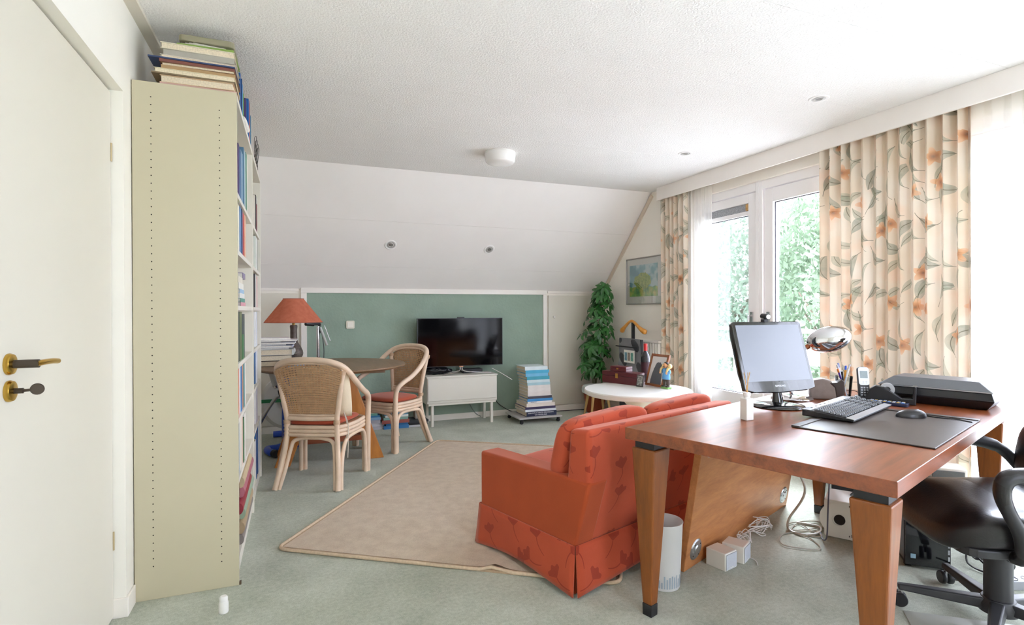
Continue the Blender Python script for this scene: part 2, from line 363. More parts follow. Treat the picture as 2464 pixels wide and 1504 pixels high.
# knee wall with the framed sage panel and two low doors
wb = struct(MB().box(-.9, 3.75, YB+.012, 5.95, -.1, 1.5).build('wall_back', m_wall))
MB().box(.095, 2.662, YB, YB+.02, .0, 1.362).build('green_panel', m_green, wb)
for nm, x0, x1, z0, z1 in (('panel_frame_side', .047, .101, 0, 1.3575), ('panel_frame_side', 2.658, 2.703, 0, 1.3575), ('panel_frame_top', .047, 2.703, 1.358, 1.408)):
    MB().box(x0, x1, YB-.018, YB+.014, z0, z1).build(nm, m_trim, wb, bevel=.002)
struct(MB().box(.10, 2.66, YB-.012, YB+.002, 0, .062).build('baseboard_back', m_trim, bevel=.003))
for i, (x0, x1, kx, k) in enumerate(((-.60, .030, -.52, 2), (2.722, 3.44, 2.79, 3))):
    dr = struct(thing('door_%d' % k, ((x0+x1)/2, YB, 0), None, None)); w = (x1-x0)/2
    MB().box(-w, w, -.004, .012, 1.376, 1.400).build('door_header', m_trim, dr, bevel=.002)
    MB().box(-w+.004, w-.004, -.012, .01, .075, 1.352).build('door_leaf', m_door, dr, bevel=.002)
    MB().box(-w, w, -.006, .012, 0, .066).build('kick_board', m_trim, dr, bevel=.002)
    kn = MB().lathe([(0, .026), (.009, .026), (.014, .02), (.013, .014), (.006, .008), (.007, 0)], 16, M=Matrix.Translation((kx-(x0+x1)/2, -.012, 1.10)) @ Matrix.Rotation(R(90), 4, 'X'))
    kn.build('knob', m_trim, dr, smooth=50)

# right wall with the long window opening
wr = MB().box(XR, 3.75, 4.12, 5.95, -.1, 2.5).box(XR, 3.75, -1.75, -1.2, -.1, 2.5).box(XR, 3.75, -1.2, 4.12, 2.215, 2.5).box(XR, 3.75, -1.2, 4.12, -.1, 0.0)
struct(wr.build('wall_right', m_wall))
P = []
for a in (.0, LS-.02): P += [(YB+ty*a, ZB+tz*a)]
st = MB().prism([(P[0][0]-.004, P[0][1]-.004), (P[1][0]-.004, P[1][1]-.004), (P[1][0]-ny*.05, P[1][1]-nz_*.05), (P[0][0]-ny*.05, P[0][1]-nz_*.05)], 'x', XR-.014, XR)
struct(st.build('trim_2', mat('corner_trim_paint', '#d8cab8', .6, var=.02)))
struct(MB().box(XR-.012, XR, 4.55, YB-.02, 0, .07).build('baseboard_right', m_trim))
# pelmet board
pe = MB().box(3.363, 3.380, -1.6, 4.524, 2.272, ZC).box(3.380, XR, 4.507, 4.524, 2.272, ZC)
struct(pe.build('trim_3', mat('pelmet_paint', '#f4efe9', .5, var=.015), bevel=.002))
struct(MB().box(3.40, 3.44, -1.5, 4.49, 2.375, ZC).build('trim_4', m_trim))

# windows
m_pane = glassy('window_glass', (.96, .985, .975, 1), .06)
m_dgap = mat('dark_gasket', '#4c4a50', .6, var=0)
XF0, XF1 = 3.50, 3.57
def window(n, y0, y1, zpan=.47, ztop=2.03, vent=False, hand=0):
    w = struct(thing('window_%d' % n, (3.53, (y0+y1)/2, 0), None, None)); c = (y0+y1)/2; h = (y1-y0)/2
    fr = MB().box(-.05, .05, -h, -h+.035, 0, 2.215).box(-.05, .05, h-.035, h, 0, 2.215).box(-.05, .05, -h+.035, h-.035, 2.145, 2.215).box(-.05, .07, -h+.035, h-.035, 0, .04)
    fr.build('window_frame', m_winf, w, bevel=.003)
    a, b = -h+.04, h-.04
    for s0, s1 in ((a, a+.085), (b-.085, b)): MB().box(-.035, .03, s0, s1, .045, 2.14).build('stile', m_winf, w, bevel=.004)
    MB().box(-.035, .03, a+.085, b-.085, ztop+(.10 if vent else 0), 2.14).build('top_rail', m_winf, w, bevel=.004)
    MB().box(-.03, .025, a+.085, b-.085, .045, zpan).build('lower_panel', m_winf, w, bevel=.004)
    if vent:
        MB().box(-.028, .02, a+.087, b-.087, ztop, ztop+.035).build('vent_sill', m_winf, w, bevel=.002)
        MB().box(-.012, .012, a+.087, b-.087, ztop+.035, ztop+.098).build('vent_grille', mat('vent_alu', '#a9acb0', .5, .4, var=.3, vs=90), w)
        MB().box(-.03, .015, a+.087, a+.12, ztop+.04, ztop+.095).build('vent_catch', mat('vent_catch_tan', '#c79f63', .6, var=.3, vs=60), w, bevel=.003)
    MB().box(-.004, .004, a+.085, b-.085, zpan, ztop).build('pane', m_pane, w)
    g = MB()
    for q0, q1, z0, z1 in ((a+.085, a+.091, zpan, ztop), (b-.091, b-.085, zpan, ztop), (a+.085, b-.085, ztop-.006, ztop), (a+.085, b-.085, zpan, zpan+.006)): g.box(-.012, -.005, q0, q1, z0, z1)
    g.build('gasket', m_dgap, w)
    if hand:
        yy = a+.045 if hand < 0 else b-.045
        hd = MB().box(-.047, -.035, yy-.013, yy+.013, 1.07, 1.16).tube([(-.045, yy, 1.13), (-.075, yy, 1.13), (-.078, yy, 1.02)], .008, 8)
        hd.build('window_handle', mat('chrome_satin', '#c9cacc', .25, 1, var=.02), w, smooth=40)
    return w
window(1, 3.345, 4.12, ztop=1.965, vent=True, hand=-1)
window(2, 2.30, 3.345, ztop=2.03, hand=1)
window(3, 1.15, 2.30, .12); window(4, 0, 1.15, .12); window(5, -1.2, 0, .12)

# curtains
def curtain(name, y0, y1, x, amp, folds, m, label, cat, z0=.02, z1=2.30, full=2.0, seed=0, nz=14, hem=.0):
    rnd = random.Random(seed); ph = [rnd.uniform(-.9, .9) for _ in range(int(folds)+3)]; wd = y1-y0
    def xy(u, v):
        k = u*folds; i = int(k); f = k-i; p = ph[i]*(1-f)+ph[i+1]*f
        a = amp*(.65+.35*v)*(1+.25*math.sin(7*u+seed))
        s = math.sin(2*math.pi*k+p)
        return (x+a*s+.004*math.sin(11*u), y0+wd*u+hem*(1-v)*(u-.5)+.006*math.sin(4*math.pi*k+p)*(1-v*.4), z0+(z1-z0)*v)
    nu = int(folds*14)
    b = MB(); b.grid(xy, nu, nz, uvfn=lambda u, v: (u*wd*full+seed*3.1, (z1-z0)*v))
    o = b.build(name, m, None, smooth=True, fix=False); return tag(o, label, cat)
m_print = cloth('floral_curtain_cloth', floral, .04)
m_sheer = cloth('sheer_voile', lambda t: lin('#fbfaf6'), .5, .5)
curtain('printed_curtain', 1.815, 2.735, 3.408, .025, 12, m_print, 'wide floral print curtain hanging behind the desk and scanner', 'curtain', full=1.9, seed=1)['group'] = 'floral curtains'
curtain('printed_curtain', 4.115, 4.50, 3.408, .022, 6, m_print, 'narrow bunched floral curtain beside the framed landscape picture', 'curtain', full=2.4, seed=2)['group'] = 'floral curtains'
curtain('sheer_curtain', 3.825, 4.135, 3.432, .012, 7, m_sheer, 'narrow white sheer curtain beside the glazed door, left of the monitor', 'curtain', seed=3, full=1.6)['group'] = 'white sheer curtains'
curtain('sheer_curtain', -1.15, 1.85, 3.432, .014, 34, m_sheer, 'wide white sheer curtain at the right edge of the photo', 'curtain', seed=4, full=1.6)['group'] = 'white sheer curtains'

# ceiling fittings
m_white = mat('white_plastic', '#e9e8e4', .4, var=.01)
cl = thing('ceiling_lamp', (1.475, 3.945, ZC), 'round white opal glass lamp on the ceiling', 'lamp')
MB().lathe([(0, 0), (.118, 0), (.120, -.006), (.117, -.012), (0, -.012)], 40).build('mount_ring', m_white, cl, smooth=40)
MB().lathe([(.121, -.010), (.122, -.022), (.113, -.070), (.100, -.082), (.06, -.088), (0, -.090)], 48).build('opal_shade', mat('opal_glass', '#eceae6', .25, var=.0), cl, smooth=60)
m_sil = mat('silver_reflector', '#b9b7b3', .4, .2, var=.1, vs=60); m_spw = mat('spot_ring_white', '#efedea', .4, var=0)
def spot(M, label):
    t = thing('recessed_spotlight', (0, 0, 0), label, 'light', group='recessed spotlights'); t.matrix_world = M
    MB().lathe([(.030, .002), (.031, -.003), (.040, -.004), (.044, -.001), (.045, .0), (.030, .002)], 32, cap=False).build('ring', m_spw, t, smooth=40)
    MB().lathe([(.0, -.001), (.013, -.001), (.016, -.0045), (.020, -.0045), (.023, -.002), (.026, -.002), (.0305, -.003)], 28, cap=False).build('reflector', m_sil, t, smooth=30)
    MB().lathe([(0, -.0035), (.012, -.003), (.015, -.001)], 20, cap=False).build('bulb', mat('lamp_face', '#77746f', .3, var=.1), t, smooth=40)
for x, y, lb in ((2.817, 2.268, 'recessed ceiling spotlight nearest the wide floral curtain'), (2.828, 3.441, 'recessed ceiling spotlight nearest the narrow floral curtain')):
    spot(Matrix.Translation((x, y, ZC)) @ Matrix.Scale(1.25, 4), lb)
th = math.atan2(dz, -dy)
for x, y, z, lb in ((.853, 5.301, 1.816, 'round spotlight in the sloping ceiling above the light switch'), (1.86, 5.306, 1.811, 'round spotlight in the sloping ceiling above the television')):
    spot(frame((1, 0, 0), (0, ty, tz), (0, ny, nz_), (x, y-ny*.001, z-nz_*.001)) @ Matrix.Scale(1.3, 4), lb)

# light switch on the sage panel
sw = thing('light_switch', (.512, YB, 1.04), 'cream square light switch on the sage green wall', 'switch')
MB().rbox(-.041, .041, -.041, .041, -.012, -.0005, .012, M=frame((1, 0, 0), (0, 0, 1), (0, 1, 0))).build('switch_plate', mat('switch_cream', '#e6dfcc', .35, var=.01), sw, bevel=.003)
MB().rbox(-.028, .028, -.028, .028, -.018, -.012, .006, M=frame((1, 0, 0), (0, 0, 1), (0, 1, 0))).build('rocker', mat('switch_rocker', '#efe9da', .3, var=.01), sw, bevel=.002)

# radiator on the right wall
rd = thing('radiator', (3.40, 4.85, 0), 'cream ribbed panel radiator low on the wall beside the narrow floral curtain', 'radiator')
MB().box(-.045, .045, -.36, .36, .845, .868).build('top_grille', m_trim, rd, bevel=.003)
for i in range(17):
    y = -.34+i*.0425; MB().rbox(-.04, -.014, y-.017, y+.017, .13, .842, .010).build('rib', m_trim, rd)
MB().box(-.014, .03, -.35, .35, .13, .842).build('back_panel', m_trim, rd)
for y_ in (-.18, .18): MB().box(.03, .0495, y_-.02, y_+.02, .3, .7).build('bracket', m_trim, rd)
for y_ in (-.29, .29): MB().box(-.01, .01, y_-.01, y_+.01, 0, .13).build('pipe', m_trim, rd)
# framed print on the right wall
pc = thing('framed_picture', (XR, 4.85, 1.49), 'framed landscape print with a big tree, on the wall beside the narrow floral curtain', 'picture')
MB().box(-.018, -.002, -.325, .325, -.252, -.240).box(-.018, -.002, -.325, .325, .240, .252).box(-.018, -.002, -.325, -.313, -.240, .240).box(-.018, -.002, .313, .325, -.240, .240).build('frame', mat('pewter_frame', '#a9a59e', .35, .6, var=.05), pc, bevel=.002)
MB().box(-.008, -.003, -.313, .313, -.240, .240).build('mount', mat('mount_board', '#f0ebe2', .7, var=.01), pc)
def landscape():
    t = NT('landscape_print'); v = t.coord(); s = t.new('ShaderNodeSeparateXYZ'); t.link(v, s.inputs[0]); y, z = s.outputs[1], s.outputs[2]
    n = t.noise(v, 14, 4, .6); sky = t.ramp(t.noise(v, 7, 2), [(.42, lin('#cfe3e3')), (.5, lin('#8fc3cc')), (.62, lin('#6fa3b4'))])
    gr = t.ramp(t.noise(v, 12, 3), [(.35, lin('#5f9a63')), (.5, lin('#8fbf63')), (.65, lin('#d9cf6a'))])
    col = t.mix(t.math('GREATER_THAN', z, t.math('MULTIPLY_ADD', n, .05, -.09)), gr, sky)
    yy = t.math('DIVIDE', t.math('SUBTRACT', y, .03), .15); zz = t.math('DIVIDE', t.math('SUBTRACT', z, .0), .085)
    rr = t.math('ADD', t.math('ADD', t.math('MULTIPLY', yy, yy), t.math('MULTIPLY', zz, zz)), t.math('MULTIPLY', t.math('SUBTRACT', n, .5), 1.4))
    crown = t.ramp(t.noise(v, 60, 3), [(.35, lin('#7f9c3a')), (.65, lin('#c6cf5e'))])
    col = t.mix(t.math('LESS_THAN', rr, 1), col, crown)
    wv = t.math('SINE', t.math('MULTIPLY', y, 150)); tr = t.math('MULTIPLY', t.math('GREATER_THAN', wv, .86), t.math('MULTIPLY', band(t, z, -.13, -.05), band(t, y, -.1, .15)))
    col = t.mix(t.math('MULTIPLY', tr, .7), col, lin('#6b7a4a'))
    t.bs(**{'Base Color': col, 'Roughness': .5}); return t.m
MB().box(-.0095, -.0078, -.235, .265, -.165, .175).build('print', landscape(), pc)
MB().box(-.0125, -.0115, -.313, .313, -.240, .240).build('glass', glassy('picture_glass', (.97, .98, .98, 1), .05), pc)

# ------------------------------------------------------------------ outside: balcony, rail, trees
m_rail = mat('white_painted_boards', '#e6e8e8', .5, var=.03)
struct(MB().box(3.75, 5.15, -4.5, 11, -.2, -.06).build('balcony_deck', mat('pale_decking', '#e4e2de', .8, var=.04)))
ra = thing('balcony_rail', (4.95, 3, -.06), 'white wooden balcony rail seen through the glazed doors', 'railing')
for z0, z1 in ((.25, .42), (.60, .78), (.93, .97)):
    MB().box(-.015, .015, -7.5, 8, z0+.06, z1+.06).build('rail_board', m_rail, ra, bevel=.004)
for i in range(9): MB().box(.016, .086, -7.4+i*1.9, -7.33+i*1.9, 0, .98).build('post', m_rail, ra, bevel=.004)
struct(MB().box(5.2, 90, -70, 90, -3.2, -3.0).build('lawn', mat('lawn_bounce_pale', '#c2c3ba', .95, var=.1, vs=.6)))  # paled well beyond grass, to bounce daylight up onto the ceiling
m_bark = mat('bark', '#6d6152', .9, var=.3, vs=10, bump=.8, bs=20)
def leafmat(nm, a, b):
    t = NT(nm); v = t.coord(); c = t.ramp(t.noise(v, 2.5, 3), [(.3, lin(a)), (.7, lin(b))])
    d = t.new('ShaderNodeBsdfDiffuse'); tl = t.new('ShaderNodeBsdfTranslucent'); mx = t.new('ShaderNodeMixShader'); mx.inputs[0].default_value = .35
    t.link(c, d.inputs[0]); t.link(c, tl.inputs[0]); t.link(d.outputs[0], mx.inputs[1]); t.link(tl.outputs[0], mx.inputs[2]); t.link(mx.outputs[0], t.out.inputs[0]); return t.m
m_lf = [leafmat('tree_leaves_a', '#55664f', '#7a8a70'), leafmat('tree_leaves_b', '#62725f', '#8a9a86')]
def tree(x, y, zc, rx, rz, n, k, label, ls=.075):
    rnd = random.Random(int(x*31+y*7)); t = thing('tree', (x, y, -3.0), label, 'tree', group='garden trees')
    tr = MB().tube(spline([(0, 0, 0), (.1, .05, 1.5), (-.05, .1, zc+3-rz*.4)], 5), [.16-.006*i for i in range(11)], 8)
    for i in range(7):
        a = i*.9; tr.tube([(0, .05, zc+3-rz*.7+.2*i), (math.cos(a)*rx*.6, math.sin(a)*rx*.6, zc+3+rz*(.1*i-.3))], [.05, .015], 5)
    tr.build('trunk', m_bark, t, smooth=60)
    b = MB()
    for i in range(n):
        while True:
            p = Vector((rnd.uniform(-1, 1), rnd.uniform(-1, 1), rnd.uniform(-1, 1)))
            q = p.length
            if .25 < q < 1 and noise.noise(p*2.3+Vector((x, y, 0))) > -.28: break
        c = Vector((p.x*rx, p.y*rx, p.z*rz+zc+3)); s = ls*rnd.uniform(.6, 1.3)
        d = Vector((rnd.uniform(-1, 1), rnd.uniform(-1, 1), rnd.uniform(-.6, .6))).normalized(); e = d.orthogonal().normalized()
        e = (e*math.cos(i)+d.cross(e)*math.sin(i)); f = d.cross(e)
        b.add([c-e*s, c+f*s*.45, c+e*s, c-f*s*.45], [(0, 1, 2, 3)])
    o = b.build('foliage', m_lf[k], t, fix=False); o['kind'] = 'stuff'
tree(9.5, 7.1, 1.5, 1.4, 2.6, 11000, 0, 'leafy tree outside the right-hand glazed door')
tree(10.2, 10.4, 1.9, 1.7, 3.0, 13000, 1, 'pale leafy tree outside the left-hand glazed door')
tree(15.5, 9.6, 1.0, 2.2, 3.6, 7000, 1, 'taller tree in the distance between the two nearer ones', .13)
tree(10.5, 14.6, .8, 2.2, 2.8, 3600, 0, 'distant tree at the left edge of the garden', .16)
tree(12.5, 5.0, 1.0, 2.2, 2.8, 3600, 0, 'distant tree behind the wide floral curtain', .16)

# ================================================================== books and bookcases
m_case = mat('bookcase_cream', '#c3bba0', .45, var=.015, vs=2); m_caseW = mat('bookcase_white', '#e6e2d6', .45, var=.01)
m_hole = mat('drill_hole_dark', '#241f1a', .9, var=0)
m_page = mat('paper_edges', '#ddd0b8', .9, var=.12, vs=160); m_pageW = mat('white_paper_edges', '#e9e5dc', .9, var=.08, vs=160)
def cov(h, rough=.45): return mat('cover_'+h.strip('#'), h, rough, var=.05, vs=14)
BOOKM = {}; GRP = ['books']
def book(loc, L, D, T, h, label, stand=None, rz=0, tilt=0, group=None, pages=None, name='book', round_spine=False, parent=None):
    """L spine length, D depth, T thickness. Lying: spine faces -y. Standing ('x'): spine faces +x, upright."""
    key = (round(L, 3), round(D, 3), round(T, 3), round_spine, h, pages and pages.name)
    if key not in BOOKM:
        b = max(.0012, min(.003, T*.09)); c = MB(); y0 = -D/2
        if round_spine:
            pr = [(y0+T*.32*(1-math.cos(math.pi/2-math.pi*k/8 if 0 else 0))-T*.32*math.sin(math.pi*k/8), T*(.5-.5*math.cos(math.pi*k/8))) for k in range(9)]
            pr = pr+[(D/2, T), (D/2, T-b), (y0+.006, T-b), (y0+.006, b), (D/2, b), (D/2, 0)]
        else: pr = [(y0, 0), (y0, T), (D/2, T), (D/2, T-b), (y0+b, T-b), (y0+b, b), (D/2, b), (D/2, 0)]
        c.prism(pr, 'x', -L/2, L/2)
        e = min(.005, L*.02); p = MB().box(-L/2+e, L/2-e, y0+b, D/2-e, b, T-b)
        mc = c.mesh('cover'); mc.materials.append(cov(h)); mp = p.mesh('pages'); mp.materials.append(pages or m_page)
        BOOKM[key] = (mc, mp)
    mc, mp = BOOKM[key]
    o = bpy.data.objects.new(name, mc); COL.objects.link(o); q = bpy.data.objects.new('pages', mp); COL.objects.link(q); q.parent = o
    if stand == 'x': M = Matrix.Translation(Vector(loc)+Vector((0, 0, L/2))) @ Matrix.Rotation(R(tilt), 4, 'X') @ frame((0, 0, 1), (-1, 0, 0), (0, -1, 0), (-D/2, T, 0))
    else: M = Matrix.Translation(loc) @ Matrix.Rotation(R(rz), 4, 'Z')
    if parent: o.parent = parent; o.matrix_local = M
    else: o.matrix_world = M
    return tag(o, label, 'book', group or GRP[0])

XB0, XB1 = -.612, -.232
def bookcase(y0, y1, label, holes):
    t = thing('bookcase', ((XB0+XB1)/2, (y0+y1)/2, 0), label, 'bookcase'); hx = (XB1-XB0)/2; hy = (y1-y0)/2
    sd = MB().box(-hx, hx, -hy, -hy+.022, 0, 2.118).build('side_panel', m_case, t, bevel=.0015)
    MB().box(-hx, hx, hy-.022, hy, 0, 2.118).build('side_panel', m_caseW, t, bevel=.0015)
    if holes:
        hb = MB()
        for cx, z0 in ((-hx+.066, 2.056), (hx-.066, 2.034)):
            for i in range(61): 
                z = z0-.032*i
                if z > .08: hb.lathe([(0, -.0006), (.0026, -.0006), (.0026, .0004)], 8, M=Matrix.Translation((cx, -hy, z)) @ Matrix.Rotation(R(90), 4, 'X'))
        hb.build('drill_holes', m_hole, sd)['kind'] = 'stuff'
        MB().box(hx-.03, hx-.004, -hy+.002, -hy+.02, 0, .012, M=Matrix.Translation((.012, 0, 0))).build('foot', mat('brown_foot', '#5d4c3a', .7), t)
    MB().box(-hx, -hx+.006, -hy+.022, hy-.022, .06, 2.09).build('back_board', m_caseW, t)
    MB().box(-hx+.006, hx, -hy+.022, hy-.022, 2.092, 2.118).build('top_board', m_caseW, t)
    for z in SHELF: MB().box(-hx+.006, hx-.006, -hy+.022, hy-.022, z-.022, z).build('shelf', m_caseW, t, bevel=.001)
    MB().box(hx-.03, hx-.012, -hy+.022, hy-.022, 0, .06).build('plinth', m_caseW, t)
    return t
SHELF = [.085, .435, .70, .945, 1.205, 1.455, 1.71]
bookcase(2.607, 3.530, 'tall cream bookcase with rows of drill holes, next to the door', True)
bookcase(3.533, 4.285, 'white bookcase beyond the near one, beside the dining table', False)

def row(y, shelf, items, where, x=-.250, g=None, D=.2):
    z = SHELF[shelf]
    for i, (T, L, h, desc, dx) in enumerate(items):
        d = D; L = min(L, (SHELF+[2.112])[shelf+1]-z-.029 if shelf < 6 else .36)
        book((x+dx, y, z+.0005), L, d, T, h, desc+' '+where, 'x', group=g); y += T+.0012
W1 = 'of the near bookcase'; GRP[0] = 'books in the near bookcase'
row(2.632, 6, [(.030, .330, '#d8cf86', 'tall pale yellow binder on the top shelf', .004), (.030, .30, '#e9e4d6', 'tall white binder on the top shelf', .0)], W1)
row(2.90, 6, [(.055, .275, '#4b3a73', 'purple spined book on the top shelf', -.002), (.05, .26, '#6f8fae', 'slate blue book on the top shelf', .004), (.05, .262, '#86a9c4', 'light blue book on the top shelf', .004),
              (.05, .30, '#557f9a', 'steel blue book on the top shelf', .008), (.06, .30, '#b9cdd0', 'pale grey-blue book on the top shelf', .008), (.06, .305, '#4f8a6c', 'green book on the top shelf', .010), (.05, .29, '#e4e0d4', 'white book at the far end of the top shelf', .01)], W1)
row(2.64, 5, [(.06, .225, '#9b4f83', 'plum spined book on the second shelf', -.004), (.06, .22, '#e0962e', 'orange book on the second shelf', .0), (.06, .228, '#8fb04a', 'lime green book on the second shelf', 0), (.06, .225, '#ece6d6', 'white book on the second shelf', .002),
              (.07, .225, '#5d86b4', 'blue book on the second shelf', .004), (.06, .225, '#33507e', 'navy book on the second shelf', .006), (.08, .22, '#c0312f', 'red book on the second shelf', .006), (.07, .22, '#e8b79a', 'peach book on the second shelf', .008)], W1)
z5 = SHELF[4]
for i, (T, h, y, L, lb) in enumerate(((.02, '#d99aa6', 3.17, .26, 'pink folder at the bottom of the paper pile'), (.02, '#5f9f8f', 3.14, .24, 'teal folder in the paper pile'), (.025, '#e6e6e2', 3.11, .27, 'white folder in the paper pile'),
                              (.02, '#9cc0dc', 3.10, .22, 'sky blue folder in the paper pile'), (.03, '#e9e6dd', 3.06, .25, 'thick white folder in the paper pile'), (.03, '#e4dccb', 3.02, .22, 'cream folder in the paper pile'), (.03, '#8b7f9c', 3.22, .14, 'mauve notebook topping the paper pile'))):
    book((-.25-.09, y, z5+.001+sum((.02, .02, .025, .02, .03, .03, .03)[:i])), L, .17, T, h, lb+' on the near bookcase', rz=90, pages=m_pageW)
row(2.632, 4, [(.03, .235, '#dfe3ea', 'white magazine file on the third shelf', .0)], W1)
row(2.66, 3, [(.07, .235, '#2f67a0', 'blue and red book on the fourth shelf', .0), (.05, .215, '#8fb5d0', 'light blue book on the fourth shelf', .0), (.07, .24, '#4d5750', 'dark photo-wrapped book on the fourth shelf', .004), (.09, .235, '#6f7a58', 'olive photo book on the fourth shelf', .006), (.08, .12, '#3f7a4a', 'short green book on the fourth shelf', .008), (.05, .22, '#6a6f70', 'grey book on the fourth shelf', .008)], W1)
row(2.66, 2, [(.11, .225, '#d8362c', 'wide red binder on the fifth shelf', .0), (.06, .225, '#e5603a', 'orange-red book on the fifth shelf', .002), (.05, .235, '#e3e5e8', 'white book on the fifth shelf', .004), (.06, .232, '#3a7ab6', 'bright blue book on the fifth shelf', .006), (.06, .228, '#c98e6c', 'patterned brown book on the fifth shelf', .006), (.05, .225, '#4f9aa0', 'teal book on the fifth shelf', .008), (.07, .23, '#e8e4da', 'white book at the far end of the fifth shelf', .008)], W1)
row(2.66, 1, [(.06, .235, '#2a7a5a', 'bottle green binder on the sixth shelf', .0), (.05, .24, '#2b2b30', 'black binder on the sixth shelf', .0), (.05, .23, '#5b7f98', 'grey-blue book on the sixth shelf', .002), (.08, .24, '#e6e1d4', 'cream binder on the sixth shelf', .006), (.06, .235, '#e9c8b9', 'pale pink book on the sixth shelf', .006), (.06, .215, '#4c7a52', 'green book on the sixth shelf', .008), (.06, .23, '#eeeae2', 'white book on the sixth shelf', .008)], W1)
row(2.64, 0, [(.07, .30, '#8f2e62', 'magenta folder on the bottom shelf', .004), (.03, .16, '#2d4a78', 'short navy book on the bottom shelf', .006)], W1)
for i, (T, h, y, L, D, lb) in enumerate(((.045, '#8e8580', 3.13, .62, .17, 'grey bound volume at the bottom of the pile'), (.055, '#b79f7d', 3.12, .58, .17, 'brown bound volume in the pile'), (.055, '#9fb59b', 3.17, .6, .175, 'sage green bound volume in the pile'),
                             (.05, '#9a3540', 3.05, .55, .17, 'dark red bound volume in the pile'), (.05, '#b5707c', 3.17, .62, .18, 'dusty pink bound volume in the pile'), (.05, '#cbb894', 3.1, .5, .17, 'tan bound volume at the top of the pile'))):
    book((-.345, y, SHELF[0]+.001+sum((.0455, .0555, .0555, .0505, .0505, .05)[:i])), L*.95, .2, T, h, lb+' on the lowest shelf, near bookcase', rz=90, round_spine=True)
W2 = 'of the far bookcase'; GRP[0] = 'books in the far bookcase'
row(3.98, 6, [(.04, .24, '#efeae0', 'white book on the top shelf', 0), (.06, .25, '#2a2426', 'black book on the top shelf', .004), (.05, .2, '#8c3040', 'dark red book on the top shelf', .006), (.06, .25, '#e9e6de', 'ivory book on the top shelf', .004)], W2)
row(3.98, 5, [(.07, .225, '#dfe5dc', 'pale green archive box on the second shelf', .004), (.08, .225, '#eceae4', 'white archive box on the second shelf', .004), (.07, .222, '#3c4a40', 'dark green book on the second shelf', .002)], W2)
row(3.95, 4, [(.05, .22, '#3b3b3f', 'black book on the third shelf', .0), (.06, .225, '#eceae6', 'white book on the third shelf', .002), (.06, .21, '#d7b6b0', 'pinkish book on the third shelf', .006), (.07, .225, '#e4e0d8', 'off-white book on the third shelf', .002)], W2)
row(3.95, 3, [(.08, .23, '#eef0f2', 'white binder on the fourth shelf', .002), (.08, .23, '#d9dde4', 'pale blue binder on the fourth shelf', .004), (.06, .2, '#b7bcc4', 'grey binder on the fourth shelf', .0)], W2)
row(3.95, 2, [(.05, .22, '#5b7fae', 'blue book on the fifth shelf', .0), (.07, .225, '#f0f0f2', 'white book with a dark label on the fifth shelf', .006), (.07, .21, '#2f3238', 'charcoal book on the fifth shelf', .002), (.06, .22, '#e6e3dc', 'cream book on the fifth shelf', .0)], W2)
row(3.95, 1, [(.07, .235, '#e7e6ea', 'white ring binder on the sixth shelf', .002), (.07, .23, '#cfcbe0', 'lilac-white binder on the sixth shelf', .004), (.05, .22, '#b98f4a', 'brown book on the sixth shelf', .0)], W2)
row(3.84, 0, [(.07, .26, '#e9e7e2', 'white lettered book on the bottom shelf', .004), (.05, .30, '#3a6ea6', 'blue spined book on the bottom shelf', .006), (.06, .29, '#a4532e', 'rust coloured book on the bottom shelf', .004), (.06, .315, '#2e62a0', 'tall blue book on the bottom shelf', .008), (.06, .32, '#f0efec', 'tall white book on the bottom shelf', .010), (.07, .33, '#dfe3ea', 'tallest pale book on the bottom shelf', .012)], W2)

# pile on top of the near bookcase
top = 2.119; zz = top; GRP[0] = 'books on top of the near bookcase'
for i, (T, h, L, D, x, y, rz, lb, pg) in enumerate((
    (.012, '#c9a49a', .285, .21, -.378, 2.735, 1, 'thin pinkish book lowest in the pile', 0), (.032, '#c7a987', .275, .21, -.380, 2.735, -1, 'thick tan book second in the pile', 0),
    (.006, '#7d6b52', .31, .225, -.395, 2.738, 1, 'thin dark olive folder in the pile', 0), (.018, '#e2d9bc', .30, .22, -.390, 2.737, 0, 'cream book in the pile', 0), (.014, '#a98a62', .275, .21, -.378, 2.735, 1, 'light brown folder in the pile', 0),
    (.012, '#8d6a48', .275, .21, -.376, 2.735, -1, 'brown folder in the pile', 0), (.012, '#7d4a40', .28, .21, -.382, 2.735, 1, 'red-brown folder in the pile', 0), (.006, '#33466f', .32, .225, -.400, 2.738, 0, 'thin blue folder jutting out of the pile', 0),
    (.010, '#e6e0d6', .28, .21, -.380, 2.735, 2, 'thin white brochure in the pile', 0), (.024, '#a8a49a', .265, .21, -.372, 2.735, -1, 'grey book in the upper pile', 0), (.026, '#d9d2bd', .275, .22, -.380, 2.737, 1, 'cream book near the top of the pile', 0),
    (.010, '#86a34f', .215, .2, -.348, 2.735, -2, 'bright green album near the top of the pile', 1))):
    book((x, y, zz), L, D, T, h, lb+' on the near bookcase', rz=rz+(180 if i in (1, 3, 5, 8, 10) else 0), pages=m_pageW if pg else None); zz += T+.0006
pp = thing('paper_sheaf', (-.36, 2.735, zz), 'loose fanned papers on the green album atop the bookcase', 'papers')
for i in range(5): MB().box(-.095+.012*i, .075, -.09, .09, 0, .0015, M=Matrix.Translation((0, 0, .0022*i)) @ Matrix.Rotation(R(2.2*i-3), 4, 'Z')).build('sheet', m_pageW, pp)
zz += .0125
MB_ = MB().rbox(-.105, .105, -.1, .1, 0, .026, .02); oc = MB_.build('document_case', mat('taupe_case', '#8f8a72', .5, var=.05), None, bevel=.004); oc.location = (-.348, 2.735, zz)
tag(oc, 'olive grey rounded case at the very top of the pile on the bookcase', 'case')
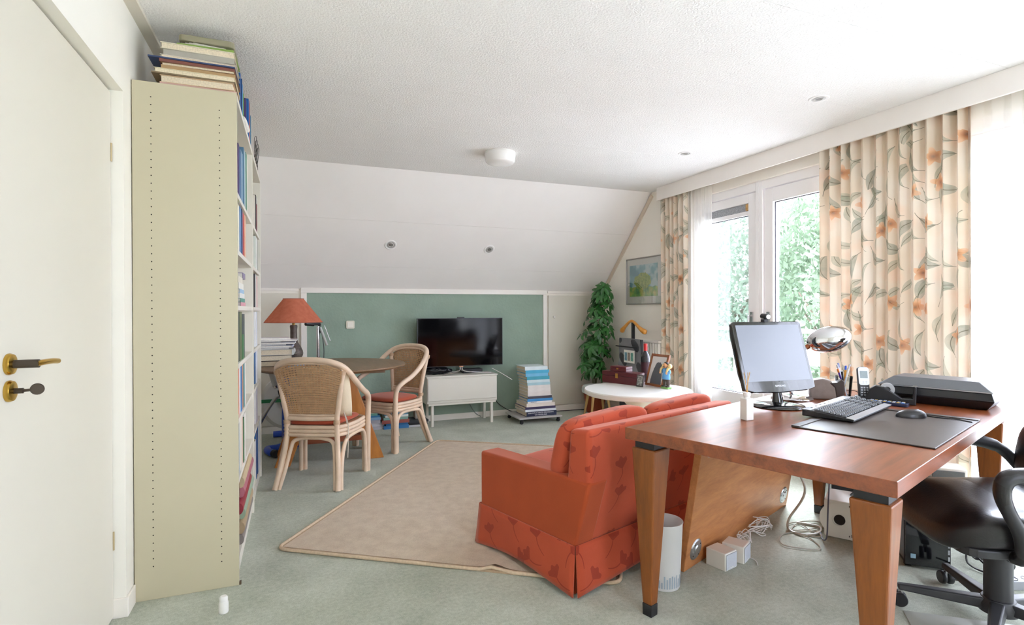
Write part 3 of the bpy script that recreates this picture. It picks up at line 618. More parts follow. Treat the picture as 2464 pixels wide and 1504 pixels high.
# items standing further back on top of the near bookcase
for y, L, T, h, lb, dx, tl in ((2.93, .215, .022, '#1f5fa0', 'dark blue upright book standing behind the pile', .0, -2), (2.965, .2, .02, '#2b4f86', 'navy upright book standing behind the pile', .004, -2), (2.995, .185, .02, '#3f9ad0', 'sky blue upright book standing behind the pile', .004, -3), (3.025, .15, .02, '#7aa84a', 'green upright book standing behind the pile', .006, -3)):
    book((-.244+dx, y, top), L, .16, T, h, lb+' on the near bookcase', 'x')
for y, L, T, h, lb, dx in ((3.24, .205, .05, '#4a3168', 'purple upright book farther back', .0), (3.30, .225, .045, '#1d62ac', 'tall blue upright book farther back', .010), (3.352, .232, .045, '#b5472a', 'rust red upright book farther back', .010), (3.41, .17, .03, '#3a86b0', 'teal blue upright book farther back', .012)):
    book((-.245+dx, y, top), L, .18, T, h, lb+' on top of the near bookcase', 'x')
rl = MB().tube(spline([(0, -.10, .02), (0, .02, .05), (.01, .12, .03)], 6), .016, 10).build('rolled_paper', m_pageW, None, smooth=50); rl.location = (-.25, 3.125, top+.005)
tag(rl, 'white roll of paper lying on top of the near bookcase', 'paper roll')
wr_ = thing('wire_rack', (-.232, 3.86, top), 'black looped wire rack on top of the far bookcase', 'rack')
MB().box(-.10, .0, -.20, .20, 0, .004).build('rack_base', mat('rack_pink', '#d9b3a8', .6), wr_)
for i in range(4): MB().tube(spline([(0, -.18+.085*i, .004), (.012, -.17+.085*i, .12), (.004, -.135+.085*i, .145), (-.004, -.11+.085*i, .12), (0, -.105+.085*i, .004)], 6), .0016, 6).build('wire_loop', mat('black_wire', '#26221f', .4, var=0), wr_, smooth=60)
# small white cap on the carpet by the bookcase
cp = thing('door_stop', (-.268, 2.395, 0), 'small white plastic plug standing on the carpet by the bookcase foot', 'plug')
MB().lathe([(0, 0), (.017, 0), (.018, .004), (.018, .036), (.015, .046)], 20).build('plug_body', m_white, cp, smooth=40)
MB().lathe([(.015, .046), (.0155, .058), (.011, .064), (0, .065)], 20).build('plug_cap', m_white, cp, smooth=40)

# ================================================================== dining corner
m_walnut = wood('walnut_top', '#6d5339', '#86684a', .42, (10, 1.1, 10), bump=.04)
m_pine = wood('orange_pine', '#a8652a', '#c98438', .4, (9, 9, 1.2))
m_redpine = wood('red_brown_rail', '#7e3f24', '#96502e', .4, (1.2, 12, 12))
TBX, TBY, TBZ, TBR = .27, 4.62, .75, .585
tb = thing('dining_table', (TBX, TBY, 0), 'round brown dining table with splayed orange pine legs', 'table')
MB().lathe([(0, TBZ-.028), (TBR-.05, TBZ-.028), (TBR-.01, TBZ-.018), (TBR, TBZ-.009), (TBR-.004, TBZ-.001), (TBR-.012, TBZ), (0, TBZ)], 72).build('table_top', m_walnut, tb, smooth=30)
for sy in (-1, 1):
    for sx in (-1, 1):
        yb, yt = sy*.16, sy*.13; xb, xt = sx*.35-.02, sx*.11-.02
        a = [(xb-.055, yb-.02, 0), (xb+.055, yb-.02, 0), (xb+.055, yb+.02, 0), (xb-.055, yb+.02, 0)]
        b = [(xt-.055, yt-.02, TBZ-.07), (xt+.055, yt-.02, TBZ-.07), (xt+.055, yt+.02, TBZ-.07), (xt-.055, yt+.02, TBZ-.07)]
        MB().hexa(a, b).build('leg', m_pine, tb, bevel=.004)
    MB().box(-.40, .40, sy*.13-.03, sy*.13+.03, TBZ-.07, TBZ-.0285).build('top_batten', m_walnut, tb, bevel=.003)
    MB().box(-.30, .30, sy*.155-.016, sy*.155+.016, .155, .195).build('stretcher', m_redpine, tb, bevel=.003)
MB().box(-.26, .26, -.139, .139, .196, .206).build('lower_shelf', m_redpine, tb)
m_lil = mat('lilac_paper', '#cfcbe6', .8, var=.06, vs=30)
for i, (x, T, h, lb) in enumerate(((.16, .022, '#cfcbe4', 'lilac paper stack lowest on the shelf under the dining table'), (.15, .02, '#e6e4ec', 'white paper stack second on the shelf under the dining table'), (.17, .024, '#b9b4d6', 'violet paper stack third on the shelf under the dining table'), (.15, .02, '#eceaf0', 'white paper stack topmost on the shelf under the dining table'))):
    o = MB().box(-.105, .105, -.10, .10, 0, T).build('paper_stack', mat('paper_'+h.strip('#'), h, .85, var=.08, vs=80), None, bevel=.002)
    o.location = (TBX+x-.01*i, TBY-.02, .2065+sum((.0225, .0205, .0245)[:i])); o.rotation_euler.z = R(6*i-8); tag(o, lb, 'papers', 'paper stacks under the dining table')

# rattan chairs
m_rat = mat('pale_rattan', '#e0c8ae', .42, var=.12, vs=9, spec=.5); m_ratD = mat('rattan_binding', '#c2a486', .5, var=.15, vs=60)
m_cane = mat('woven_cane', '#b8946c', .6, var=.14, vs=40)
m_pad = damask('chair_pad_coral', '#b9583e', '#9c4630', 'xy', plain=True)
def rattan(x, y, rz, label):
    t = thing('rattan_armchair', (x, y, 0), label, 'chair', rz, 'rattan armchairs')
    half = [(.25, .205, .0), (.252, .205, .25), (.255, .205, .47), (.262, .190, .555), (.272, .130, .605), (.275, .04, .645), (.268, -.07, .715), (.248, -.165, .80), (.205, -.225, .855), (.12, -.262, .885), (0, -.275, .892)]
    P = spline(half+[(-a, b, c) for a, b, c in half[-2::-1]], 6)
    MB().tube(P, .0205, 12).build('arm_rail', m_rat, t, smooth=60)
    inner = [(.200, -.215, .835), (.115, -.25, .862), (0, -.262, .868)]
    MB().tube(spline([(.17, -.185, .47), (.2, -.205, .66), (.222, -.212, .80)]+inner+[(-a, b, c) for a, b, c in inner[-2::-1]]+[(-.222, -.212, .80), (-.2, -.205, .66), (-.17, -.185, .47)], 6), .009, 8).build('back_trim', m_rat, t, smooth=60)
    for s in (-1, 1):
        MB().tube(spline([(s*.213, -.275, 0), (s*.196, -.225, .14), (s*.178, -.188, .30), (s*.17, -.180, .44), (s*.19, -.190, .60), (s*.226, -.212, .815)], 6), .018, 10).build('rear_leg', m_rat, t, smooth=60)
        MB().tube(spline([(s*.190, -.262, 0), (s*.168, -.21, .14), (s*.15, -.175, .26), (s*.128, -.168, .315), (s*.06, -.166, .335), (0, -.166, .337)], 6), .014, 8).build('leg_brace', m_rat, t, smooth=60)
        MB().tube(spline([(s*.222, .205, 0), (s*.220, .205, .24), (s*.205, .207, .30), (s*.15, .21, .335), (0, .212, .338)], 6), .014, 8).build('leg_brace', m_rat, t, smooth=60)
        MB().tube(spline([(s*.245, .178, 0), (s*.24, .175, .24), (s*.238, .15, .31), (s*.236, .09, .337), (s*.226, -.06, .337), (s*.213, -.125, .315), (s*.208, -.17, .24), (s*.214, -.215, .12), (s*.226, -.25, .0)], 6), .014, 8).build('leg_brace', m_rat, t, smooth=60)
        for z in (.452, .80): MB().tube([(s*(.171 if z < .5 else .222), -.184 if z < .5 else -.212, z-.014), (s*(.173 if z < .5 else .226), -.184 if z < .5 else -.213, z+.014)], .0225, 10).build('binding', m_ratD, t, smooth=40)
    ring = [(.215, .20), (.235, .10), (.225, -.05), (.185, -.165), (.09, -.188), (-.09, -.188), (-.185, -.165), (-.225, -.05), (-.235, .10), (-.215, .20), (-.10, .225), (.10, .225)]
    for z in (.362, .388, .414): MB().tube(spline([(a, b, z) for a, b in ring], 5, True), .0145, 8, True).build('seat_rail', m_rat, t, smooth=60)
    MB().tube(spline([(-.16, -.184, .478), (0, -.19, .474), (.16, -.184, .478)], 6), .017, 10).build('back_bottom_rail', m_rat, t, smooth=60)
    MB().tube(spline([(-.165, -.180, .50), (0, -.186, .498), (.165, -.180, .50)], 6), .008, 8).build('back_trim', m_rat, t, smooth=60)
    seat = [(a*.93, b*.93) for a, b in [(p.x, p.y) for p in spline([(a, b, 0) for a, b in ring], 4, True)]]
    MB().prism(seat, 'z', .405, .420).build('seat_deck', m_cane, t)
    # woven cane back: a real lattice of crossing strands
    def back(u, v):
        w = .165+.055*min(1, v*1.15); zt = .865-.05*(abs(2*u-1)**2.4)*1.0; z = .50+(zt-.50)*v
        return Vector(((2*u-1)*w, -.183-.075*v**1.25+.018*(abs(2*u-1)**2)*v, z))
    c = MB(); NU, NV = 21, 22; hw = .0054
    def strand(f, n):
        vs = []; fs = []
        pts = [f(i/n) for i in range(n+1)]
        for i, (p, s) in enumerate(pts): vs += [p-s*hw, p+s*hw]
        for i in range(n): fs.append((2*i, 2*i+1, 2*i+3, 2*i+2))
        c.add(vs, fs)
    for i in range(NU+1):
        for o_ in (0,):
            u = max(0, min(1, (i+o_)/NU)); strand(lambda q: (back(u, q), Vector((1, 0, 0))), 12)
    for j in range(NV+1):
        for o_ in (0,):
            v = max(0, min(1, (j+o_)/NV)); strand(lambda q: (back(q, v)+Vector((0, -.0008, 0)), Vector((0, 0, 1))), 12)
    cn = c.build('cane_back', m_cane, t, fix=False); so = cn.modifiers.new('solid', 'SOLIDIFY'); so.thickness = .0012; cn['kind'] = 'stuff'
    pad = MB()
    for z, k in ((.4225, .86), (.432, .95), (.444, .97), (.455, .92), (.462, .75), (.464, .3)):
        pass
    n = len(seat); ks = ((.4225, .84), (.43, .93), (.441, .95), (.451, .90), (.459, .72), (.463, .40))
    vs = [(a*k, b*k, z+(.004*math.sin(9*a)*math.cos(8*b))) for z, k in ks for a, b in seat]; fs = [tuple(range(n))[::-1], tuple((len(ks)-1)*n+i for i in range(n))]
    for q in range(len(ks)-1): fs += [(q*n+i, q*n+(i+1) % n, (q+1)*n+(i+1) % n, (q+1)*n+i) for i in range(n)]
    pad.add(vs, fs).build('seat_pad', m_pad, t, smooth=60)
    t.scale = (1, 1, .962)
    return t
ch1 = rattan(.176, 4.055, -25.4, 'pale rattan armchair with its cane back to the camera, cream cushion on its seat')
ch2 = rattan(.785, 4.845, 124.8, 'pale rattan armchair standing in front of the television, coral seat pad showing')
# cream back cushion with its tie, sitting in the nearer chair
cu = thing('back_cushion', (.176, 4.055, .47), 'cream cushion propped against the back of the nearer rattan chair', 'cushion', -25.4)
def pillow(w, h, d, p=4.0, n=14):
    b = MB()
    for sgn in (1, -1):
        def fn(u, v):
            x, z = 2*u-1, 2*v-1; e = max(0, (1-abs(x)**p)*(1-abs(z)**p))**.5
            return Vector((x*w*(1-.05*abs(z)**2), sgn*d*e*(1+.05*math.sin(8*z)), z*h*(1-.05*abs(x)**2)))
        b.grid(fn, n, n)
    return b
Mc = Matrix.Translation((.055, -.102, .155)) @ Matrix.Rotation(R(14), 4, 'X')
b = pillow(.185, .185, .05); b.v = [tuple(Mc @ Vector(p)) for p in b.v]
b.build('cushion_body', mat('cream_cotton', '#e6d8bd', .9, var=.05, vs=8, bump=.3, bs=60, bd=.004), cu, smooth=True)
MB().tube(spline([(.185, -.10, .02), (.215, -.12, -.05), (.218, -.128, -.15), (.212, -.13, -.24)], 6), .0045, 6, flat=.3).build('tie', mat('white_ribbon', '#eeebe2', .8), cu, smooth=60)
MB().tube(spline([(.185, -.10, .02), (.222, -.118, -.05), (.226, -.12, -.16), (.222, -.12, -.29)], 6), .0045, 6, flat=.3).build('tie', mat('white_ribbon', '#eeebe2', .8), cu, smooth=60)

# table lamp
lp = thing('table_lamp', (-.017, 4.92, TBZ), 'table lamp with a coral cone shade and dark carved vase base', 'lamp')
m_vase = mat('carved_pewter_vase', '#5d534b', .5, .15, var=.3, vs=34, bump=.9, bs=60, bd=.004)
MB().lathe([(0, 0), (.048, 0), (.052, .006), (.045, .014), (.048, .022), (.070, .055), (.074, .076), (.070, .100), (.052, .135), (.034, .168), (.028, .21), (.027, .27), (.030, .305), (.026, .312), (0, .312)], 40).build('vase_base', m_vase, lp, smooth=50)
bnd = MB()
for z, r in ((.076, .0745), (.120, .061), (.042, .0625)): bnd.lathe([(r-.002, z-.003), (r+.0025, z), (r-.002, z+.003)], 40, cap=False)
bnd.build('carved_band', mat('worn_pewter', '#8d857a', .45, .3, var=.2, vs=50), lp, smooth=50)
MB().tube([(0, 0, .31), (0, 0, .39)], .012, 12).build('lamp_socket', mat('brass_dull', '#8f7340', .35, .9), lp, smooth=40)
m_shade = cloth('coral_lamp_shade', lambda t: t.ramp(t.noise(t.coord(), 30, 2), [(.3, lin('#c9745a')), (.7, lin('#d38166'))]), .25)
sh = MB().lathe([(.230, .335), (.229, .338), (.082, .530), (.083, .533)], 56, cap=False).build('lamp_shade', m_shade, lp, smooth=50)
MB().lathe([(.081, .5315), (.084, .5315), (.084, .535), (.081, .535), (.081, .5315)], 40, cap=False).lathe([(.228, .333), (.2315, .333), (.2315, .337), (.228, .337), (.228, .333)], 48, cap=False).build('shade_binding', mat('shade_edge', '#8a4030', .6), lp, smooth=40)
for a in (0, 120, 240): MB().rod((0, 0, .392), (.2*math.cos(R(a))*.5, .2*math.sin(R(a))*.5, .5), .0015, 5).build('shade_wire', mat('black_wire', '#26221f', .4, var=0), lp)

# books and papers at the left of the dining table
zz = TBZ; GRP[0] = 'books piled on the dining table'
for i, (T, h, L, D, x, lb, rs) in enumerate(((.042, '#4a3a33', .27, .20, -.315, 'dark brown thick book lowest on the dining table', 1), (.043, '#39302c', .30, .21, -.295, 'black thick book second on the dining table', 1), (.045, '#c8c9c4', .30, .21, -.285, 'grey thick book third on the dining table', 1),
        (.012, '#6b7684', .26, .19, -.30, 'slate notebook in the pile on the dining table', 0), (.016, '#c9cede', .30, .21, -.285, 'spiral bound pale notebook in the pile on the dining table', 0), (.010, '#3a3f4a', .24, .18, -.31, 'dark thin folder in the pile on the dining table', 0), (.012, '#e4e4e8', .31, .2, -.275, 'white magazine in the pile on the dining table', 0),
        (.010, '#2e2f35', .20, .15, -.33, 'black notebook in the pile on the dining table', 0), (.010, '#eceaf0', .32, .2, -.265, 'white brochure in the pile on the dining table', 0), (.014, '#f0f0f2', .27, .19, -.30, 'topmost white book of the pile on the dining table', 0))):
    book((x+.115, 4.70+.002*i, zz), D, L, T, h, lb, rz=90+(-3, 4, -2, 6, -4, 3)[i % 6], pages=m_page if rs else m_pageW, round_spine=bool(rs)); zz += T+.0006
MB_ = MB().box(-.07, .07, -.09, .09, 0, .032); o = MB_.build('card_box', mat('blue_white_box', '#7fa6cf', .6, var=.35, vs=25), None, bevel=.002); o.location = (.0, 4.55, TBZ+.0005); tag(o, 'small blue and white box beside the book pile on the dining table', 'box')
MB_ = MB().box(-.06, .06, -.08, .08, 0, .028); o = MB_.build('card_box', mat('grey_box', '#8b8f92', .6, var=.1, vs=25), None, bevel=.002); o.location = (.0, 4.555, TBZ+.0335); tag(o, 'flat grey box on the blue box on the dining table', 'box')

# exercise bike behind the table
ek = thing('exercise_bike', (-.05, 5.33, 0), 'blue and white exercise bike behind the dining table', 'exercise bike')
m_blue = mat('blue_enamel', '#2451c4', .3, var=.04, coat=.4); m_chr = mat('chrome', '#cfcfd2', .12, 1, var=0); m_blk = mat('black_plastic', '#1d1d1f', .45, var=.05)
m_bwh = mat('bike_white', '#d9d8d2', .4, var=.02)
MB().tube(spline([(-.03, -.36, .05), (-.035, -.34, .25), (-.03, -.28, .45), (-.03, -.26, .62)], 6), .03, 14).build('main_tube', m_blue, ek, smooth=60)
MB().tube(spline([(-.03, -.36, .05), (-.10, -.36, .032), (-.17, -.38, .031), (-.16, -.47, .031), (-.12, -.54, .031)], 6), .029, 14).build('base_tube', m_blue, ek, smooth=60)
MB().tube([(-.122, -.538, .031), (-.10, -.575, .031)], .0305, 14).build('base_end_cap', m_blk, ek, smooth=40)
MB().tube([(-.15, .2, .031), (.30, .2, .031)], .029, 14).tube([(.06, -.30, .032), (.06, .2, .032)], .024, 10).build('base_rear', m_blue, ek, smooth=60)
M_ = Matrix.Translation((.0, .02, .36)) @ Matrix.Rotation(R(90), 4, 'X')
fw = MB().lathe([(0, -.05), (.22, -.05), (.25, -.03), (.25, .03), (.22, .05), (0, .05)], 40, M=M_).build('flywheel_cover', m_bwh, ek, smooth=30)
MB().box(-.24, .24, -.055, -.04, .365, .395).build('green_stripe', mat('green_stripe', '#2f7a4a', .5), fw)
MB().lathe([(0, .05), (.085, .05), (.085, .066), (0, .068)], 32, M=M_).build('crank_disc', mat('crank_grey', '#8b9298', .35, .4), fw, smooth=30)
MB().tube(spline([(-.05, -.30, .47), (-.11, -.28, .44), (-.20, -.26, .30), (-.27, -.24, .16)], 6), .016, 10).build('crank_arm', m_chr, ek, smooth=60)
MB().tube([(-.03, -.285, .49), (-.09, -.285, .475)], .03, 12).build('adjust_knob', m_blk, ek, smooth=40)
MB().tube([(-.11, -.2, .51), (-.19, -.1, .78)], .018, 10).build('seat_strut', m_chr, ek, smooth=60)
MB().tube([(-.115, -.195, .53), (-.16, -.14, .68)], .025, 12).build('spring_sleeve', mat('sleeve_grey', '#b9bcb6', .5, var=.05), ek, smooth=40)
MB().ball((-.20, -.18, .67), (.035, .02, .025)).build('pedal', mat('pedal_beige', '#b5ac97', .6), ek, smooth=True)
MB().tube([(.24, -.03, .3), (.24, -.03, 1.04)], .0165, 12).build('handle_post', m_chr, ek, smooth=60)
MB().tube([(.255, -.03, 1.06), (.20, -.08, 1.06), (.16, -.10, 1.065)], .012, 8).build('handlebar', m_blk, ek, smooth=60)
MB().tube([(.20, -.08, 1.06), (.13, -.115, 1.067)], .019, 10).build('grip', m_blk, ek, smooth=60)
MB().tube([(.255, -.03, 1.06), (.245, -.03, 1.02), (.28, -.03, .97)], .012, 8).build('clamp', m_blk, ek, smooth=60)
MB().tube([(.258, -.05, 1.03), (.315, -.06, .865)], .012, 8).build('damper', mat('sleeve_grey', '#b9bcb6', .5, var=.05), ek, smooth=60)
MB().tube([(.295, -.03, 1.045), (.345, -.04, .905)], .005, 8).build('lever_rod', m_chr, ek, smooth=60)
MB().tube(spline([(.27, -.03, 1.0), (.29, -.03, .8), (.27, 0, .55), (.24, 0, .4)], 6), .003, 6).build('brake_cable', m_blk, ek, smooth=60)

# ================================================================== television corner
m_tvw = mat('tv_cabinet_white', '#dedbd0', .45, var=.015)
ts = thing('tv_cabinet', (1.60, 5.54, 0), 'low white television cabinet on slim legs against the sage wall', 'cabinet')
MB().box(-.375, .375, -.14, .14, .235, .497).build('cabinet_body', m_tvw, ts, bevel=.004)
MB().box(-.381, .381, -.148, .142, .497, .512).build('cabinet_top', m_tvw, ts, bevel=.003)
MB().box(-.368, .368, -.152, -.1405, .262, .488).build('flap_door', m_tvw, ts, bevel=.003)
MB().box(-.362, .362, -.146, .14, .214, .234).build('cabinet_frame', m_tvw, ts, bevel=.003)
for sx in (-1, 1):
    for sy in (-1, 1): MB().box(sx*.318-.0135, sx*.318+.0135, sy*.118-.0135-.005, sy*.118+.0135-.005, 0, .2135).build('leg', m_tvw, ts, bevel=.002)
tv = thing('television', (1.622, 5.535, .512), 'flat black television on the white cabinet', 'television')
m_scr = mat('dark_screen', '#060608', .08, var=0, spec=.2); m_bez = mat('bezel_grey', '#3a3c40', .3, .5, var=0)
MB().box(-.466, .466, .002, .035, .080, .588).build('tv_body', m_blk, tv, bevel=.003)
MB().box(-.466, .466, -.006, .002, .080, .086).box(-.466, .466, -.006, .002, .582, .588).box(-.466, -.461, -.006, .002, .086, .582).box(.461, .466, -.006, .002, .086, .582).build('bezel', m_bez, tv)
MB().box(-.461, .461, -.003, .002, .086, .582).build('screen', m_scr, tv)
MB().rbox(-.038, .038, -.006, .03, .588, .598, .008, axis='z').build('camera_bar', m_blk, tv, bevel=.002)
MB().box(-.022, .022, -.007, -.003, .0745, .081).build('logo_plate', m_chr, tv)
for pts in ([(-.01, .01, .08), (-.02, -.01, .035), (-.09, -.05, .02), (-.235, -.115, .006)], [(.01, .01, .08), (.02, -.01, .035), (.10, -.04, .02), (.31, -.075, .006)], [(-.01, .015, .08), (-.02, .025, .03), (-.2, .06, .006)], [(.01, .015, .08), (.02, .025, .03), (.2, .06, .006)]):
    MB().tube(spline(pts, 6), .006, 8).build('stand_foot', m_chr, tv, smooth=60)
bx = MB().rbox(-.11, .11, -.06, .06, 0, .042, .01).build('set_top_box', m_blk, None, bevel=.003); bx.location = (1.76, 5.62, .5125); tag(bx, 'black set-top box under the television', 'set-top box')
bg_ = MB()
def crumple(u, v):
    a = u*2*math.pi; b = math.pi*(v-.5); p = Vector((math.cos(a)*math.cos(b), math.sin(a)*math.cos(b), math.sin(b)))
    k = 1+.35*noise.noise(p*2.6)+.15*noise.noise(p*7); return Vector((p.x*.13*k, p.y*.05*k, max(0, .030+p.z*.030*k)))
bg_.grid(crumple, 36, 16); o = bg_.build('plastic_bag', mat('black_bag_film', '#15161b', .22, var=.1), None, smooth=True); o.location = (1.37, 5.575, .5125); o.scale = (1.15, 1.1, 1.25); tag(o, 'crumpled black plastic bag under the left of the television', 'bag')
o = MB().tube([(1.955, 5.50, .56), (2.02, 5.40, .517), (2.10, 5.28, .455)], .0035, 6).build('white_stick', m_white, None, smooth=60); tag(o, 'thin white stick poking out beside the television cabinet', 'stick')
o = MB().tube(spline([(1.99, 5.62, .30), (2.03, 5.66, .22), (2.12, 5.68, .12), (2.3, 5.685, .03), (2.62, 5.69, .008), (3.1, 5.66, .006), (3.3, 5.62, .006)], 8), .0045, 6).build('power_cable', m_blk, None, smooth=60); tag(o, 'black cable running down from the television cabinet along the wall', 'cable')
o = MB().tube(spline([(1.74, 5.69, .21), (1.78, 5.68, .12), (1.83, 5.67, .05), (1.88, 5.66, .02)], 8), .004, 6).build('power_cable', mat('grey_cable', '#6a7268', .5), None, smooth=60); tag(o, 'thin grey cable hanging below the television cabinet', 'cable')
# floor stacks left of the cabinet
zz = 0; GRP[0] = 'books stacked on the floor by the sage wall'
for i, (T, h, L, lb) in enumerate(((.034, '#3f7fb8', .25, 'blue and white book lowest in the floor stack'), (.020, '#2e6a9c', .22, 'blue book second in the floor stack'), (.034, '#a85a52', .27, 'dusty red book in the floor stack'), (.026, '#8fb8ac', .24, 'sea green book in the floor stack'), (.020, '#dfe3e0', .23, 'white book in the floor stack'),
        (.024, '#5a8ea6', .24, 'grey-blue book in the floor stack'), (.018, '#d9dad6', .23, 'pale grey book in the floor stack'), (.03, '#c5b59a', .22, 'tan book in the floor stack'), (.03, '#b9a98e', .23, 'beige book in the floor stack'), (.024, '#d9cfb8', .24, 'cream book in the floor stack'), (.022, '#e3d8c2', .22, 'ivory book in the floor stack'), (.022, '#b8a6cc', .23, 'lilac book in the floor stack'), (.022, '#8a5fae', .23, 'purple book topping the floor stack'))):
    book((.93+.004*math.sin(i*2.1), 5.57, zz), L, .19, T, h, lb+' behind the far rattan chair', rz=3*math.sin(i*1.7)); zz += T+.0005
zz = 0
for i, (T, h, L, lb) in enumerate(((.03, '#c7c5cc', .22, 'grey magazine bundle lowest in the low heap'), (.035, '#d8d6da', .23, 'white magazine bundle in the low heap'), (.03, '#bcbac4', .2, 'pale grey magazine bundle in the low heap'), (.025, '#8fb7d6', .19, 'light blue booklet in the low heap'), (.02, '#4a8fc0', .19, 'blue booklet in the low heap'), (.02, '#79bcae', .18, 'teal booklet in the low heap'), (.018, '#d9d2b8', .16, 'cream booklet topping the low heap'))):
    book((.70-.006*i, 5.59, zz), L, .18, T, h, lb+' by the sage wall', rz=8*math.sin(i*2.3), pages=m_pageW); zz += T+.0005
zz = 0
for i, (T, h, lb) in enumerate(((.020, '#c9ccd0', 'silver ring folder lowest beside the cabinet leg'), (.022, '#26282c', 'black folder second beside the cabinet leg'), (.022, '#3a3d42', 'charcoal folder topmost beside the cabinet leg'))):
    book((1.135+.008*i, 5.585, zz), .21, .20, T, h, lb, rz=2*i-2, pages=m_pageW); zz += T+.0005
o = MB().box(-.034, .034, -.05, .05, 0, .13).build('card_carton', mat('grey_carton', '#b9b6ae', .7, var=.06), None, bevel=.002); o.location = (1.172, 5.61, zz+.001); tag(o, 'small grey carton standing on the black folders', 'carton')
# book tower on the little trolley
tr = thing('book_trolley', (2.375, 5.355, 0), 'flat grey plant trolley on black castors carrying a tower of books', 'trolley')
MB().box(-.245, .245, -.205, .205, .052, .068).build('trolley_board', mat('grey_melamine', '#b5b2b0', .5, var=.03), tr, bevel=.002)
for sx in (-1, 1):
    for sy in (-1, 1):
        w = MB().lathe([(0, -.011), (.017, -.011), (.019, -.007), (.019, .007), (.017, .011), (0, .011)], 18, M=Matrix.Translation((sx*.21, sy*.175, .0192)) @ Matrix.Rotation(R(90), 4, 'X')).build('castor', m_blk, tr, smooth=40)
        MB().box(sx*.21-.012, sx*.21+.012, sy*.175-.014, sy*.175+.014, .036, .0515).build('castor_fork', m_blk, tr)
S = .000478; zz = .0685; GRP[0] = 'books in the trolley tower'
tw = [(105, 440, 1165, '#1d2440', 'navy atlas with white lettering at the base of the book tower'), (50, 410, 1155, '#d9dde4', 'silver white book second from the bottom of the book tower'), (55, 410, 1140, '#3a3358', 'dark violet book third from the bottom of the book tower'), (75, 440, 1120, '#e6dcd2', 'thick cream book in the lower book tower'),
      (40, 480, 1060, '#e9e8e6', 'thin white book with dark capitals in the book tower'), (60, 470, 1080, '#3f8fcf', 'bright blue book in the book tower'), (55, 480, 1062, '#4a4754', 'charcoal spined book in the middle of the book tower'), (22, 482, 1062, '#dcd6d2', 'thin white book above the charcoal one in the book tower'),
      (75, 480, 1030, '#e5ddd9', 'lowest of three thick white books in the book tower'), (75, 480, 1030, '#e8e2de', 'middle of three thick white books in the book tower'), (70, 480, 1025, '#e6e0dc', 'uppermost of three thick white books in the book tower'), (60, 470, 1020, '#a9ccd4', 'white and teal book above the thick white ones in the tower'),
      (60, 460, 1010, '#cfe0e4', 'pale icy book in the upper book tower'), (75, 460, 1005, '#3d9fb6', 'teal book fourth from the top of the tower'), (70, 430, 970, '#6fb9dc', 'sky blue book third from the top of the tower'), (70, 430, 995, '#3fa6cc', 'turquoise book second from the top of the tower'), (80, 415, 962, '#d6e3e6', 'white and teal book on top of the tower')]
for i, (t_, a, b, h, lb) in enumerate(tw):
    T = t_*S*.98; L = (b-a)*S; x = 2.163+((a+b)/2-300)*S; D = .25 if i > 3 else .30
    o = book((x, 5.20+D/2+(.0 if i < 4 else .012), zz), L, D, T, h, lb); zz += T+.0004
    if i == 0:
        for k, s_ in enumerate(('DE BOSATLAS VAN DE GESCHIEDENIS', 'VAN NEDERLAND')):
            text(s_, .0175, mat('white_print', '#eceaf0', .6, var=0), o, frame((1, 0, 0), (0, 0, 1), (0, -1, 0), (-.01, -D/2-.0005, T*.70-.021*k)))
    if i == 4: text('KRACHT', .017, mat('dark_print', '#20242c', .6, var=0), o, frame((1, 0, 0), (0, 0, 1), (0, -1, 0), (-L*.26, -D/2-.0005, T*.5)))

# ================================================================== plant corner
st = thing('footstool', (3.10, 5.235, 0), 'small pale grey stool on four light wooden legs, half hidden by the white round table', 'stool')
MB().lathe([(0, .262), (.155, .262), (.172, .272), (.176, .30), (.172, .335), (.15, .35), (0, .352)], 36).build('seat', mat('pale_grey_fabric', '#c6ccca', .8, var=.04, bump=.3, bs=200), st, smooth=50)
m_ash = wood('light_ash', '#c49a5c', '#d9b274', .45, (9, 9, 1.2))
for a in (35, 125, 215, 305): MB().tube([(.165*math.cos(R(a)), .165*math.sin(R(a)), 0), (.11*math.cos(R(a)), .11*math.sin(R(a)), .262)], [.010, .017], 12).build('leg', m_ash, st, smooth=50)
pl = thing('potted_plant', (3.22, 5.50, 0), 'tall green umbrella plant in a terracotta pot in the corner', 'plant')
m_ter = mat('terracotta', '#9a4a2c', .75, var=.1)
MB().lathe([(0, 0), (.095, 0), (.135, .24), (.150, .24), (.152, .30), (.138, .302), (.134, .27), (0, .27)], 36).build('pot', m_ter, pl, smooth=40)
MB().lathe([(0, .272), (.133, .272)], 24).build('soil', mat('soil', '#3a2c20', .95, var=.3, vs=60), pl)
m_leaf = mat('schefflera_leaf', '#2f6a2c', .32, var=.35, vs=14, spec=.6); m_stem = mat('plant_stem', '#5d6a3a', .6, var=.15)
def leafmesh(seed, nl, size):
    rnd = random.Random(seed); b = MB()
    for k in range(nl):
        a = 2*math.pi*k/nl+rnd.uniform(-.2, .2); L = size*rnd.uniform(.8, 1.1); W = L*.23; dr = rnd.uniform(.25, .6)
        d = Vector((math.cos(a), math.sin(a), 0)); s = Vector((-d.y, d.x, 0)); vs = []; fs = []
        for i in range(7):
            q = i/6; w = W*math.sin(math.pi*min(1, q*.93+.04))**.75 if i else .003; r = .012+L*q; z = -dr*L*q*q
            for j, sd in enumerate((-1, 0, 1)): vs.append(d*r+s*(w*sd)+Vector((0, 0, z-(0 if sd else .006*math.sin(math.pi*q)))))
        for i in range(6): fs += [(3*i, 3*i+1, 3*i+4, 3*i+3), (3*i+1, 3*i+2, 3*i+5, 3*i+4)]
        b.add(vs, fs)
    me = b.mesh('leaf'); me.materials.append(m_leaf); me.polygons.foreach_set('use_smooth', [True]*len(me.polygons)); return me
